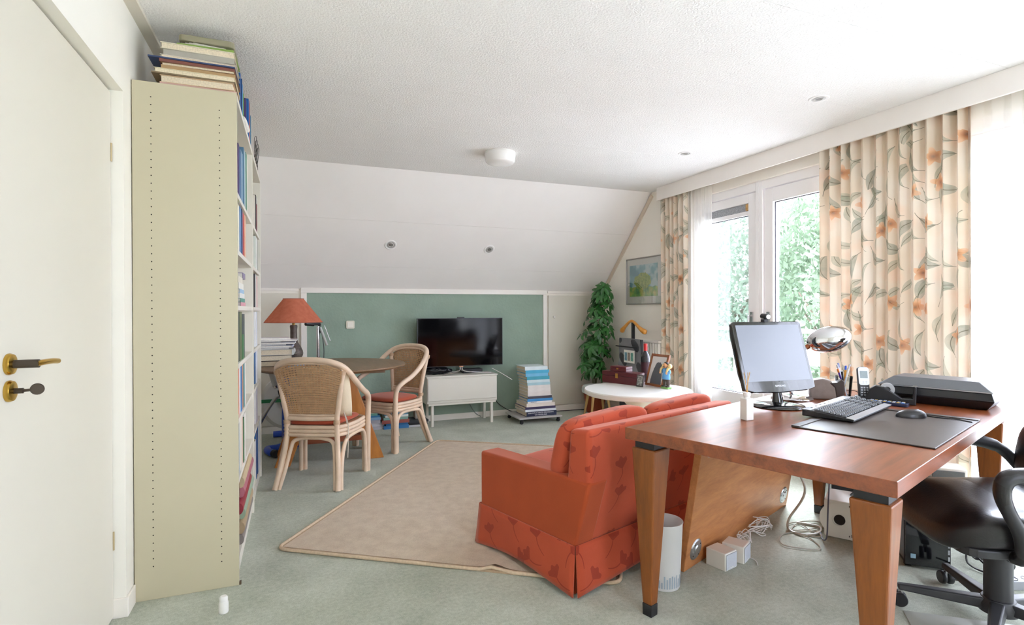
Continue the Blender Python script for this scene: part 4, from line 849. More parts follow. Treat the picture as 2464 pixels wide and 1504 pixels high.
LM = [leafmesh(i, n, s) for i, (n, s) in enumerate(((7, .085), (6, .08), (8, .09), (5, .07)))]
rnd = random.Random(5)
stems = [[(0, 0, .27), (-.01, -.04, .60), (.0, -.10, .95), (.0, -.15, 1.25), (.02, -.17, 1.42)], [(.02, .02, .27), (.05, .0, .55), (.07, -.04, .85)], [(-.03, -.02, .27), (-.08, -.08, .55), (-.07, -.12, .78)]]
for P in stems: MB().tube(spline(P, 6), .0065, 7).build('stem', m_stem, pl, smooth=60)
def leaf(c, d, k):
    z = d.normalized(); x = z.orthogonal().normalized(); q = rnd.uniform(0, 6.28); x = x*math.cos(q)+z.cross(x)*math.sin(q); y = z.cross(x)
    o = bpy.data.objects.new('leaf', LM[k]); COL.objects.link(o); o.parent = pl; o.matrix_local = frame(x, y, z, c)
sp = [spline(P, 10) for P in stems]
pet = MB()
for s_, n_, rr, z0 in ((sp[0], 62, .19, .46), (sp[1], 24, .15, .40), (sp[2], 24, .15, .40)):
    for i in range(n_):
        p = s_[min(len(s_)-1, int((.15+.85*i/n_)*len(s_)))]
        if p.z < z0: p = Vector((p.x, p.y, z0+rnd.uniform(0, .15)))
        taper = 1 if p.z < 1.05 else max(.35, 1-(p.z-1.05)*1.3)
        a = rnd.uniform(0, 6.28); r = rr*taper*rnd.uniform(.45, 1.0)
        c = Vector((min(p.x+math.cos(a)*r, .15), min(p.y+math.sin(a)*r, .14), p.z+rnd.uniform(.0, .06)))
        leaf(c, Vector((math.cos(a)*.9, math.sin(a)*.9-.35, .75+rnd.uniform(-.3, .3))), rnd.randrange(4))
        pet.tube([p, (p+c)/2+Vector((0, 0, .012)), c], .0018, 4)
for c in ((.03, -.18, 1.47), (-.03, -.2, 1.44), (.07, -.18, 1.40)):
    leaf(Vector(c), Vector((c[0]*6, -.6, .9)), 3); pet.tube([(.02, -.17, 1.42-.04), c], .0018, 4)
pet.build('petioles', m_stem, pl)['kind'] = 'stuff'
MB().rod((-.01, -.02, .27), (0, -.135, 1.15), .005, 6).build('support_cane', mat('bamboo', '#6b5a3a', .7), pl)

# white round pedestal table
PTX, PTY, PTZ = 2.45, 3.54, .57
pt = thing('pedestal_table', (PTX, PTY, 0), 'white round pedestal table behind the coral sofa', 'table')
m_ptw = mat('white_lacquer_table', '#e6e4dd', .3, var=.015)
MB().lathe([(0, PTZ-.045), (.36, PTZ-.045), (.393, PTZ-.04), (.406, PTZ-.032), (.408, PTZ-.008), (.402, PTZ), (0, PTZ)], 72).build('table_top', m_ptw, pt, smooth=30)
MB().lathe([(0, .04), (.07, .04), (.055, .10), (.038, .16), (.06, .23), (.085, .30), (.075, .35), (.045, .395), (.05, .42), (.085, .45), (.12, .49), (.13, .524), (0, .524)], 40).build('turned_column', mat('ivory_lacquer', '#e3dcca', .4, var=.02), pt, smooth=50)
for a in (30, 150, 270):
    c, s = math.cos(R(a)), math.sin(R(a)); MB().tube(spline([(.04*c, .04*s, .11), (.14*c, .14*s, .09), (.25*c, .25*s, .02)], 5), [.032]*4+[.028]*4+[.02]*3, 8, flat=.8).build('foot', m_ptw, pt, smooth=50)
# things on it
def onpt(px, py, z=PTZ):   # point of the table top under a pixel of the photo
    d = _r3*((px-1232)/FPX)-_u3*((py-752)/FPX)+_f2; k = (z-1.18)/d.z; return Vector((d.x*k, d.y*k, z))
m_mah = mat('mahogany_lacquer', '#561a1f', .4, var=.12, vs=10, coat=.1)
a = onpt(1448, 919); b = onpt(1531, 929); dr = (b-a); L = dr.length; ang = math.degrees(math.atan2(dr.y, dr.x)); mid = (a+b)/2; nn = Vector((-dr.y, dr.x, 0)).normalized()
m_gold = mat('gilt_clasp', '#cda75a', .3, .9, var=.05)
wb_ = thing('wine_box', mid+nn*.06, 'long mahogany wine box with a gilt clasp on the white table', 'box', ang)
MB().box(-L/2, L/2, -.055, .055, .0005, .062).build('box_body', m_mah, wb_, bevel=.002); MB().box(-L/2, L/2, -.055, .055, .0635, .098).build('box_lid', m_mah, wb_, bevel=.003)
MB().box(-.035, -.010, -.0585, -.0552, .045, .085).build('clasp', m_gold, wb_, bevel=.001)
sb_ = thing('small_box', mid+nn*.065-dr.normalized()*.02+Vector((0, 0, .0985)), 'small mahogany box on top of the wine box', 'box', ang)
MB().box(-.08, .08, -.045, .045, .0005, .022).build('box_body', m_mah, sb_, bevel=.002); MB().box(-.08, .08, -.045, .045, .023, .042).build('box_lid', m_mah, sb_, bevel=.002); MB().box(-.015, .005, -.048, -.0452, .018, .03).build('clasp', m_gold, sb_, bevel=.001)
# wine bottle
p = onpt(1553, 921); bt = thing('wine_bottle', p+Vector((.055, .075, 0)), 'dark wine bottle with a red capsule behind the photo frame', 'bottle')
m_btl = mat('bottle_glass', '#120b12', .08, var=0, coat=.5)
MB().lathe([(0, .0005), (.037, .0005), (.039, .006), (.039, .20), (.034, .225), (.018, .25), (.0148, .262), (.0148, .30), (0, .30)], 32).build('bottle_body', m_btl, bt, smooth=40)
MB().lathe([(.0393, .065), (.0396, .066), (.0396, .165), (.0393, .166)], 32, cap=False).build('label', mat('wine_label', '#3a1620', .6, var=.2, vs=30), bt, smooth=40)
MB().lathe([(.0153, .25+.012), (.0156, .263), (.0160, .312), (.0165, .318), (.013, .322), (0, .322)], 24).build('capsule', mat('red_capsule', '#c92f2f', .35, .2, var=.03), bt, smooth=40)
# small photo frame leaning on the box
p = onpt(1539, 931); sf = thing('small_photo_frame', p, 'small dark framed photo in front of the wine box', 'photo frame', ang-3)
T_ = Matrix.Rotation(R(-10), 4, 'X')
MB().box(-.032, .032, -.005, .005, .0005, .095, M=T_).build('frame', mat('dark_pewter', '#4d4a48', .4, .5), sf, bevel=.002)
MB().box(-.025, .025, -.0062, -.005, .01, .087, M=T_).build('photo', mat('bw_photo', '#8f8f8a', .3, var=.85, vs=70, detail=5), sf)
# large photo frame
a = onpt(1551, 927); b = onpt(1606, 936); dr = b-a; ang2 = math.degrees(math.atan2(dr.y, dr.x)); Lw = .205
lf = thing('tabletop_photo', a+dr.normalized()*Lw/2, 'brown wooden photo frame leaning back on the white table', 'photo frame', ang2-4)
T_ = Matrix.Rotation(R(-17), 4, 'X'); m_fw = wood('walnut_frame', '#7a4526', '#94582f', .35, (1, 12, 12)); Hh = .262
for nm, x0, x1, z0, z1 in (('frame_side', -Lw/2, -Lw/2+.02, .0, Hh), ('frame_side', Lw/2-.02, Lw/2, .0, Hh), ('frame_rail', -Lw/2+.02, Lw/2-.02, .0, .02), ('frame_rail', -Lw/2+.02, Lw/2-.02, Hh-.02, Hh)):
    MB().box(x0, x1, -.009, .009, z0, z1, M=Matrix.Translation((0, 0, .003)) @ T_).build(nm, m_fw, lf, bevel=.003)
def portrait():
    t = NT('grey_portrait_photo'); v = t.coord(); s = t.new('ShaderNodeSeparateXYZ'); t.link(v, s.inputs[0]); x, z = s.outputs[0], s.outputs[2]; n = t.noise(v, 22, 3)
    body = t.math('LESS_THAN', t.math('ADD', t.math('POWER', t.math('DIVIDE', t.math('ADD', x, -.008), .062), 2), t.math('POWER', t.math('DIVIDE', t.math('ADD', z, -.03), .16), 2)), t.math('MULTIPLY_ADD', n, .8, .65))
    col = t.mix(body, lin('#d9d4cf'), lin('#55565b'))
    t.bs(**{'Base Color': col, 'Roughness': .25}); return t.m
MB().box(-Lw/2+.02, Lw/2-.02, -.004, .004, .02, Hh-.02, M=Matrix.Translation((0, 0, .003)) @ T_).build('photo', portrait(), lf)
MB().box(-.02, .02, 0, .006, .0, .19, M=Matrix.Translation((0, .14, 0)) @ Matrix.Rotation(R(24), 4, 'X')).build('easel_back', m_blk, lf)
# figurine: a moustached shepherd carrying a sheep, on a grassy foot
p = onpt(1600, 934); fg = thing('figurine', p+Vector((-.008, -.026, 0)), 'painted figurine of a man in a blue jersey carrying a sheep on his shoulders', 'figurine', ang2-6); fg.scale = (1.14, 1.14, 1.14)
MB().rbox(-.036, .036, -.022, .022, .0005, .012, .01).build('grass_foot', mat('grass_paint', '#7fae62', .6, var=.1), fg, bevel=.003)
m_trs = mat('brown_trousers', '#4f4238', .6, var=.06); m_jer = mat('blue_jersey', '#5f9fd0', .55, var=.05); m_skin = mat('painted_skin', '#e2a878', .5, var=.03); m_wool = mat('sheep_wool', '#e6cc8f', .8, var=.12, vs=120, bump=.8, bs=160, bd=.003); m_hair = mat('dark_hair', '#33261e', .6)
for s in (-1, 1):
    MB().tube(spline([(s*.020, 0, .012), (s*.019, .001, .04), (s*.012, 0, .072)], 4), [.010]*3+[.012]*3+[.015]*3, 10).build('trouser_leg', m_trs, fg, smooth=60)
    MB().ball((s*.021, -.008, .016), (.011, .017, .007)).build('shoe', m_hair, fg, smooth=True)
MB().lathe([(0, .062), (.031, .064), (.033, .074), (.029, .10), (.027, .122), (.020, .138), (.010, .143), (0, .143)], 24, M=Matrix.Scale(.72, 4, (0, 1, 0))).build('jersey', m_jer, fg, smooth=60)
for s in (-1, 1):
    ar = MB().tube(spline([(s*.025, 0, .128), (s*.040, -.006, .112), (s*.034, -.02, .108)], 4), [.0105]*4+[.0095]*3+[.0085]*2, 10).build('sleeve', m_jer, fg, smooth=60)
    MB().ball((s*.032, -.024, .108), (.0075, .007, .008)).build('hand', m_skin, fg, smooth=True)
hd = MB().ball((0, -.006, .158), (.0155, .0165, .0195)).build('head', m_skin, fg, smooth=True)
MB().ball((0, -.0225, .157), (.0035, .005, .005)).build('nose', m_skin, fg, smooth=True)
MB().tube(spline([(-.009, -.0205, .149), (0, -.0235, .1515), (.009, -.0205, .149)], 4), .0024, 6).build('moustache', m_hair, fg, smooth=True)
MB().ball((0, .001, .169), (.0165, .0165, .0135)).build('hair', m_hair, fg, smooth=True)
for s in (-1, 1): MB().ball((s*.006, -.0205, .1615), .0022).build('eye', m_hair, fg, smooth=True)
shp = MB().tube(spline([(-.034, -.004, .150), (-.022, .014, .152), (0, .020, .150), (.022, .014, .152), (.034, -.002, .152)], 5), [.011, .013, .015, .017, .018, .0185, .019, .019, .019, .019, .019, .019, .0185, .018, .017, .016, .015, .013, .012, .011, .010], 12).build('sheep_body', m_wool, fg, smooth=60)
MB().ball((.041, -.006, .157), (.012, .011, .015)).build('sheep_head', m_wool, fg, smooth=True)
for s in (-1, 1):
    for k in (0, 1): MB().tube(spline([(s*(.026+.008*k), -.006, .145), (s*(.030+.004*k), -.018, .128), (s*(.027+.006*k), -.024, .105)], 4), [.0065]*5+[.0055]*4, 8).build('sheep_leg', m_wool, fg, smooth=60)

# clothes valet behind the table
vl = thing('clothes_valet', (3.25, 4.78, 0), 'clothes valet with a wooden hanger and grey cloth behind the white table', 'valet stand', -90)
m_hang = wood('honey_hanger', '#c98432', '#dd9c48', .35, (12, 3, 12))
hg = MB().tube(spline([(-.215, .02, .955), (-.19, .0, .965), (-.13, -.01, 1.00), (-.05, -.012, 1.05), (0, -.012, 1.065), (.05, -.012, 1.05), (.13, -.01, 1.00), (.19, .0, .965), (.215, .02, .955)], 5),
            [.018, .021, .024, .026, .027]+[.026, .025, .024, .022, .020]+[.018, .017, .016, .015, .0145]+[.014, .0135, .013, .0135, .014]+[.0145, .014, .0135, .013, .0135]+[.014, .0145, .015, .016, .017]+[.018, .020, .022, .024, .025]+[.026, .027, .026, .024, .022]+[.018], 12).build('hanger', m_hang, vl, smooth=60)
MB().box(-.016, .016, -.006, .018, .03, 1.05).build('post', m_blk, vl, bevel=.002)
MB().box(-.20, .20, -.035, -.010, .16, .88).build('press_board', mat('dark_press', '#3f4044', .7), vl, bevel=.004)
def drape(u, v): x = (u-.5)*.40; return Vector((x, -.040-.006*math.sin(9*u+5*v)-.004*math.sin(17*v+3*u), .30+.585*v))
MB().grid(drape, 18, 22).build('grey_cloth', mat('grey_trousers', '#7b7b7e', .85, var=.06, vs=10, sheen=.2), vl, smooth=True)
MB().box(-.24, .15, -.056, -.047, .79, .802).build('clip_bar', m_blk, vl, bevel=.002)
MB().box(-.20, .20, -.12, .12, .0, .03).build('valet_base', m_blk, vl, bevel=.004)
cdp = thing('photo_card', (3.25-.0, 4.78, .70), 'white card with three small photos on the grey cloth of the valet', 'card', -90)
MB().box(-.07, .12, -.0605, -.0590, -.065, .065).build('card', m_pageW, cdp)
for i, h in enumerate(('#6f95a4', '#8a7a70', '#6fa294')): MB().box(-.058+.056*i, -.013+.056*i, -.0612, -.0605, -.045, .04).build('photo', mat('tiny_photo_'+h.strip('#'), h, .4, var=.35, vs=60), cdp)

# ================================================================== rug and sofa
def rugmat():
    t = NT('beige_rug_pile'); v = t.coord(); a = t.noise(v, 300, 3, .7); b = t.noise(v, 16, 4, .6)
    k = t.math('ADD', t.math('MULTIPLY', a, .6), t.math('MULTIPLY', b, .4))
    t.bs(**{'Base Color': t.ramp(k, [(.36, lin('#bba58c')), (.6, lin('#d6c4ab'))]), 'Roughness': .95, 'Sheen Weight': .3, 'Specular IOR Level': .1}); t.bump(k, .9, .006); return t.m
m_rug = rugmat()
A_, B_, D_ = Vector((-.094, 2.914, 0)), Vector((1.284, 1.985, 0)), Vector((1.222, 4.769, 0))
ex = (B_-A_); ey = (D_-A_); LX, LY = ex.length, ey.length
rg = thing('area_rug', A_, 'plain beige rug lying askew on the green carpet under the sofa', 'rug', math.degrees(math.atan2(ex.y, ex.x)))
def rugtop(z):
    def fn(u, v):
        x, y = u*LX, v*LY
        w = .004*math.exp(-((x-1.12)/.05)**2)*max(0, 1-y/.5) + .010*math.exp(-((x-1.10)/.035)**2)*max(0, 1-y/.25)
        return Vector((x, y+.015*math.exp(-((x-1.11)/.05)**2)*max(0, 1-y/.25), z+w))
    return fn
b = MB(); P = []
for cx, cy, s0 in ((LX-.05, LY-.05, 0), (.05, LY-.05, 90), (.05, .05, 180), (LX-.05, .05, 270)):
    for k in range(6): an = R(s0+18*k); P.append((cx+.05*math.cos(an), cy+.05*math.sin(an)))
b.grid(lambda u, v: rugtop(.011)(.012+u*.976, .01+v*.98), 60, 70)
b.build('rug_pile', m_rug, rg, smooth=True, fix=False)
MB().prism(P, 'z', .0005, .0095).build('rug_backing', mat('rug_backing', '#b49c80', .95, var=.1, vs=60), rg)
bp = [(x, y+.015*math.exp(-((x-1.11)/.05)**2)*(1 if y < .3 else 0), .009+.011*math.exp(-((x-1.10)/.035)**2)*(1 if y < .3 else 0)) for x, y in sum([[P[i]]+([((P[i][0]*(1-q/30)+P[(i+1) % len(P)][0]*q/30), (P[i][1]*(1-q/30)+P[(i+1) % len(P)][1]*q/30)) for q in range(1, 30)] if i % 6 == 5 else []) for i in range(len(P))], [])]
MB().tube(bp, .0085, 8, True).build('rug_binding', mat('rug_edge', '#c9b499', .9, var=.1, vs=90), rg, smooth=60)

so = thing('sofa', (1.060, 1.976, 0), 'coral floral two-seat sofa with its back to the desk', 'sofa', 17.7)
CO, CD_ = '#b24c31', '#852a1e'
_sf = damask('coral_damask', CO, CD_, 'xz'); mS = {p: _sf for p in ('xz', 'xy', 'yz')}; mP = damask('coral_plain_weave', '#a74724', CD_, 'xz', plain=True)
SW = 1.13; AW = .115; zsk = .20
def slab(prof, x0, x1, name, m, bevel=.018, sub=0):  # side profile (y,z) extruded along x
    return MB().prism(prof, 'x', x0, x1).build(name, m, so, bevel=bevel, seg=4, smooth=35)
for x0, x1 in ((0, AW), (SW-AW, SW)): slab([(.0, zsk), (.655, zsk), (.655, .475), (-.085, .488)], x0, x1, 'arm', mP, .014)
slab([(.0, zsk), (.115, zsk), (.05, .50), (.035, .685), (-.075, .698), (-.082, .49)], AW*.0+.004, SW-.004, 'back_frame', mS['xz'], .02)
slab([(.10, zsk), (.645, zsk), (.645, .30), (.08, .30)], AW+.002, SW-AW-.002, 'seat_base', mS['xz'], .012)
def puff(name, x0, x1, y0, y1, z0, z1, m, lean=0, r=.045):
    b = MB(); n = 16; cx, cy, cz = (x0+x1)/2, (y0+y1)/2, (z0+z1)/2; hx, hy, hz = (x1-x0)/2, (y1-y0)/2, (z1-z0)/2
    e = 4.5
    def S(u, v):
        a = 2*math.pi*u; c = math.pi*(v-.5)
        d = Vector((math.cos(a)*math.cos(c)/hx, math.sin(a)*math.cos(c)/hy, math.sin(c)/hz)); d = Vector((math.cos(a)*math.cos(c), math.sin(a)*math.cos(c), math.sin(c)))
        k = (abs(d.x)**e+abs(d.y)**e+abs(d.z)**e)**(-1/e); p = Vector((d.x*k*hx, d.y*k*hy, d.z*k*hz))
        p.z += .006*math.sin(9*p.x)*(p.z/hz); return Vector((cx+p.x, cy+p.y+lean*(p.z), cz+p.z))
    b.grid(S, 56, 32); return b.build(name, m, so, smooth=True)
W2_ = (SW-2*AW)/2
for k in (0, 1):
    puff('seat_cushion', AW+.004+k*W2_, AW-.004+(k+1)*W2_+.004, .13, .665, .285, .425, mS['xy'])
    puff('back_cushion', .006+k*(SW/2-.004), SW/2-.006+k*(SW/2-.002), .045, .165, .425, .728, mS['xz'], lean=-.28)
# skirt: four hanging panels with a slit at each corner
def skirt(p0, p1, out, name):
    p0, p1, out = Vector(p0), Vector(p1), Vector(out)
    def fn(u, v):
        p = p0.lerp(p1, u); sag = .028*math.sin(math.pi*u)*(1-v); fl = (.016+.008*math.sin(5*u+1))*(1-v)+.004
        e = (p1-p0).normalized()*(.012*(u-.5)*2*(1-v))
        return p+out*fl+e+Vector((0, 0, .012+sag+(zsk+.012-.012-sag)*v))
    b = MB().grid(fn, 24, 8); o = b.build(name, mS['xz'] if abs(out.y) > .5 else mS['yz'], so, smooth=True)
    m_ = o.modifiers.new('s', 'SOLIDIFY'); m_.thickness = .005
skirt((-.002, -.004, 0), (-.002, .660, 0), (-1, 0, 0), 'skirt_side'); skirt((SW+.002, -.004, 0), (SW+.002, .660, 0), (1, 0, 0), 'skirt_side')
skirt((0.0, -.004, 0), (SW, -.004, 0), (0, -1, 0), 'skirt_back'); skirt((0.0, .66, 0), (SW, .66, 0), (0, 1, 0), 'skirt_front')
MB().box(.03, SW-.03, .03, .62, .012, zsk+.002).build('sofa_base', mP, so)
for sx in (.012, SW-.012):
    for sy in (.012, .645): MB().box(sx-.012, sx+.012, sy-.012, sy+.012, .013, zsk).build('corner_gusset', mP, so)

# ================================================================== desk
u_ = Vector((.949, .315, 0)).normalized(); w_ = Vector((-u_.y, u_.x, 0)); NK = Vector((1.468, .951, 0)); DH = .725; DL, DW = 1.765, .893
angD = math.degrees(math.atan2(u_.y, u_.x))
def dp(u, w, z=DH): p = NK+u_*u+w_*w; return Vector((p.x, p.y, z))
m_cher = wood('cherry_desktop', '#6d3a22', '#96512d', .30, (1.0, 13, 13), coat=.12, bump=.02)
m_leg = wood('cherry_leg', '#6f3a10', '#8e4f1a', .4, (12, 12, 1.1), coat=.1)
dk = thing('desk', NK, 'large cherry wood desk with tapered legs at the window', 'desk', angD)
MB().box(0, DL, 0, DW, DH-.045, DH).build('desk_top', m_cher, dk, bevel=.0025)
LZ = DH-.045-.03
for cx, cy, sx, sy in ((.028, .028, 1, 1), (DL-.028, .028, -1, 1), (.028, DW-.028, 1, -1), (DL-.028, DW-.028, -1, -1)):
    q = lambda s, z: [(cx, cy, z), (cx+sx*s, cy, z), (cx+sx*s, cy+sy*s, z), (cx, cy+sy*s, z)]
    tpr = .034; k = lambda s, z, o: [(cx+sx*o*.35, cy+sy*o*.35, z), (cx+sx*(o*.35+s), cy+sy*o*.35, z), (cx+sx*(o*.35+s), cy+sy*(o*.35+s), z), (cx+sx*o*.35, cy+sy*(o*.35+s), z)]
    lg = MB().hexa(k(.042, .045, .05), k(.105, LZ, -.03)).build('leg', m_leg, dk, bevel=.006)
    MB().hexa(k(.0405, .0, .052), k(.0425, .0455, .0495)).build('foot_cap', m_blk, lg, bevel=.002)
    MB().hexa(q(.085, LZ), q(.085, DH-.0455)).build('black_spacer', m_blk, lg)
MB().box(.14, DL-.14, .10, .125, DH-.09, DH-.0455).box(.14, DL-.14, DW-.125, DW-.10, DH-.09, DH-.0455).build('under_rail', m_cher, dk)

# board with metal leg plates leaning under the desk
bq0, bq1 = Vector((1.612, 1.978, 0)), Vector((2.746, 2.432, 0)); bd = (bq1-bq0); BLn = bd.length; angB = math.degrees(math.atan2(bd.y, bd.x))
bo = thing('leaning_board', bq0, 'cherry wood table board with round metal plates leaning under the desk', 'board', angB)
TB = Matrix.Rotation(R(9.0), 4, 'X')
m_cher2 = wood('cherry_board_face', '#a8683a', '#c98a54', .42, (1.6, 8, 8), coat=.1, bump=.02)
MB().box(0, BLn, 0, .034, .0, .665, M=TB).build('board', m_cher2, bo, bevel=.003)
m_mp = mat('galvanised_plate', '#b4b6b8', .3, .9, var=.1, vs=30)
for x, z in ((.085, .085), (.085, .575), (BLn-.085, .575), (BLn-.085, .085)):
    Mp = TB @ Matrix.Translation((x, 0, z)) @ Matrix.Rotation(R(90), 4, 'X')
    pt_ = MB().lathe([(0, .010), (.018, .010), (.024, .006), (.044, .005), (.050, .0005), (.050, 0)], 32, M=Mp, cap=False).build('mounting_plate', m_mp, bo, smooth=30)
    for a in range(4): MB().lathe([(0, .0072), (.003, .0068), (.0036, .005)], 8, M=Mp @ Matrix.Translation((.036*math.cos(a*1.571+.7), .036*math.sin(a*1.571+.7), 0))).build('screw', mat('screw_dark', '#4a4a4a', .4, .8), pt_)

# ------------------------------------------------------------------ on the desk
def desk_thing(name, u, w, label, cat, rot=0, z=0): return thing(name, dp(u, w, DH+.0005+z), label, cat, angD+rot)
# blotter
m_lea = mat('brown_leather_pad', '#3b322d', .38, var=.2, vs=5, bump=.3, bs=260)
pad = desk_thing('desk_pad', .825, .247, 'dark brown leather desk pad under the keyboard', 'desk pad', 0)
MB().box(-.345, .345, -.225, .225, 0, .005).build('pad_sheet', m_lea, pad, bevel=.002)
for x0, x1, y0, y1 in ((-.345, .345, .195, .225), (.310, .345, -.225, .195)): MB().box(x0, x1, y0, y1, .0052, .0085).build('pad_flap', m_lea, pad, bevel=.0015)
MB().tube(spline([(.25, -.215, .0065), (.27, -.16, .008), (.262, -.1, .0075), (.285, -.04, .007)], 6), .0022, 6).build('pad_fold', m_blk, pad, smooth=60)
# keyboard
kb = desk_thing('keyboard', .965, .432, 'black and silver computer keyboard on the desk pad', 'keyboard', 1.5, .0085)
m_kbs = mat('keyboard_silver', '#b4b6ba', .35, .4, var=.02); m_key = mat('key_reflection_grey', '#6f7276', .4, var=.04)  # key colour lightened to hold the reflections on the key tops
MB().prism([(-.095, .0), (.098, .0), (.098, .026), (.06, .026), (-.095, .008)], 'x', -.255, .255).build('keyboard_shell', m_blk, kb, bevel=.003)
MB().hexa([(-.256, -.097, .0085), (.256, -.097, .0085), (.256, -.068, .0125), (-.256, -.068, .0125)], [(-.256, -.097, .0105), (.256, -.097, .0105), (.256, -.068, .0145), (-.256, -.068, .0145)]).build('palm_strip', m_kbs, kb)
MB().hexa([(-.256, .062, .0262), (.256, .062, .0262), (.256, .099, .0262), (-.256, .099, .0262)], [(-.256, .062, .0282), (.256, .062, .0282), (.256, .099, .0285), (-.256, .099, .0285)]).build('media_strip', m_kbs, kb)
km = MB().hexa([(-.0078, -.0078, 0), (.0078, -.0078, 0), (.0078, .0078, 0), (-.0078, .0078, 0)], [(-.0062, -.0062, .006), (.0062, -.0062, .006), (.0062, .0066, .006), (-.0062, .0066, .006)]).mesh('key'); km.materials.append(m_key)
for r_ in range(6):
    y = -.055+.0205*r_
    for c_ in range(22):
        if c_ in (15, 19): continue
        x = -.235+.0222*c_
        o = bpy.data.objects.new('key', km); COL.objects.link(o); o.parent = kb; o.location = (x, y, .0125+.117*(y+.095)*.99-.0015)
for i in range(5): MB().box(-.2+.05*i, -.188+.05*i, .078, .084, .0287, .0300).build('media_key', m_blk, kb)
# mouse
ms = desk_thing('computer_mouse', 1.035, .222, 'black computer mouse at the right of the keyboard', 'mouse', -55, .0055)
MB().grid(lambda a, b_: Vector((.056*math.cos(2*math.pi*a)*math.sin(math.pi*b_*.5)*(1), .030*math.sin(2*math.pi*a)*math.sin(math.pi*b_*.5)*(1-.12*math.cos(2*math.pi*a)), .032*math.cos(math.pi*b_*.5)**.8*(1+.15*math.cos(2*math.pi*a)*math.sin(math.pi*b_*.5)))), 32, 12).build('mouse_body', mat('mouse_black', '#2b2a2c', .3, var=.03), ms, smooth=True)
MB().ball((.022, 0, .0285), (.008, .003, .005)).build('scroll_wheel', m_kbs, ms, smooth=True)
# monitor
MNX, MNY = 2.10, 1.907
mo = thing('computer_monitor', (MNX, MNY, DH+.0005), 'glossy black computer monitor showing a pale blue screen', 'monitor', -6)
m_gls = mat('piano_black', '#101114', .08, var=0, spec=.6, coat=.6)
MB().lathe([(0, 0), (.115, 0), (.118, .004), (.112, .010), (.06, .016), (.03, .022), (0, .022)], 48).build('stand_base', m_gls, mo, smooth=40)
MB().tube([(0, .0, .018), (0, .004, .06), (0, .012, .12)], [.026, .020, .022], 16).build('stand_neck', m_gls, mo, smooth=60)
TM = Matrix.Translation((0, -.012, .070)) @ Matrix.Rotation(R(-17), 4, 'X')
mw, mh = .198, .338
def curved(z): return -.010-.0*z
MB().prism([(-mw, .012), (-mw+.05, .0), (0, -.006), (mw-.05, .0), (mw, .012), (mw, mh-.01), (mw-.012, mh), (-mw+.012, mh), (-mw, mh-.01)], 'y', -.012, .012, M=TM).build('monitor_bezel', m_gls, mo, bevel=.004, seg=3)
MB().hexa([(-mw+.002, .012, .03), (mw-.002, .012, .03), (mw-.002, .012, mh-.004), (-mw+.002, .012, mh-.004)], [(-mw+.03, .058, .09), (mw-.03, .058, .09), (mw-.03, .058, mh-.05), (-mw+.03, .058, mh-.05)], M=TM).build('monitor_rear', m_blk, mo, bevel=.01, seg=3)
def screenm():
    t = NT('lit_screen'); t.bs(**{'Base Color': (.02, .02, .025, 1), 'Roughness': .2, 'Emission Color': lin('#c9d4ea'), 'Emission Strength': .20}); return t.m
MB().box(-mw+.018, mw-.018, -.0135, -.0118, .050, mh-.018, M=TM).build('screen', screenm(), mo)
text('SAMSUNG', .0125, mat('silver_print', '#d8d9dc', .4, .5, var=0), mo, TM @ frame((1, 0, 0), (0, 0, 1), (0, -1, 0), (0, -.0124, .026)))
wc = thing('webcam', TM_w if False else (mo.matrix_basis @ TM @ Vector((-.0, 0, mh+.0005))), 'small cylindrical webcam clipped on top of the monitor', 'webcam', -6)
MB().tube([(-.002, -.028, .026), (.012, .026, .028)], .0135, 16).build('webcam_body', m_blk, wc, smooth=40)
MB().tube([(-.003, -.031, .026), (-.002, -.027, .026)], .011, 16).build('lens_ring', m_chr, wc, smooth=40)
MB().box(-.012, .012, -.012, .012, .0, .014).build('clip', m_blk, wc, bevel=.002)
# reed diffuser
df = desk_thing('reed_diffuser', .49, .652, 'small white reed diffuser bottle left of the monitor', 'diffuser', -20)
MB().rbox(-.019, .019, -.019, .019, 0, .090, .004).build('bottle', m_white, df, bevel=.003)
MB().lathe([(.013, .0905), (.013, .098), (.015, .100), (.015, .112), (.010, .114), (0, .114)], 18).build('neck', m_white, df, smooth=40)
for x, y, tx in ((.003, 0, -.008), (-.003, .003, .010), (.0, -.004, .001)): MB().rod((x, y, .105), (x+tx*2.2, y, .195), .0016, 5).build('reed', m_ash, df)
# chrome desk lamp behind the monitor
dl = thing('desk_lamp', (2.335, 2.035, DH+.0005), 'chrome desk lamp with an egg shaped head beside the monitor', 'lamp')
m_mir = mat('mirror_chrome', '#d9d9dc', .03, 1, var=0)
MB().lathe([(0, 0), (.095, 0), (.098, .006), (.09, .014), (.03, .022), (0, .022)], 40).build('lamp_base', m_mir, dl, smooth=40)
MB().tube(spline([(0, 0, .02), (-.01, .01, .14), (.0, .0, .22), (.05, -.045, .262)], 6), .009, 10).build('lamp_arm', m_mir, dl, smooth=60)
HM = Matrix.Translation((.130, -.105, .305)) @ Matrix.Rotation(R(-38), 4, 'Z') @ Matrix.Rotation(R(-15), 4, 'Y')
MB().ball((0, 0, 0), (.103, .066, .064), 40, 24, M=HM).build('lamp_head', m_mir, dl, smooth=True)
MB().tube([(.045, -.045, .262), (.062, -.058, .276)], .013, 12).build('lamp_joint', mat('copper_joint', '#9a5a3a', .3, .8), dl, smooth=40)
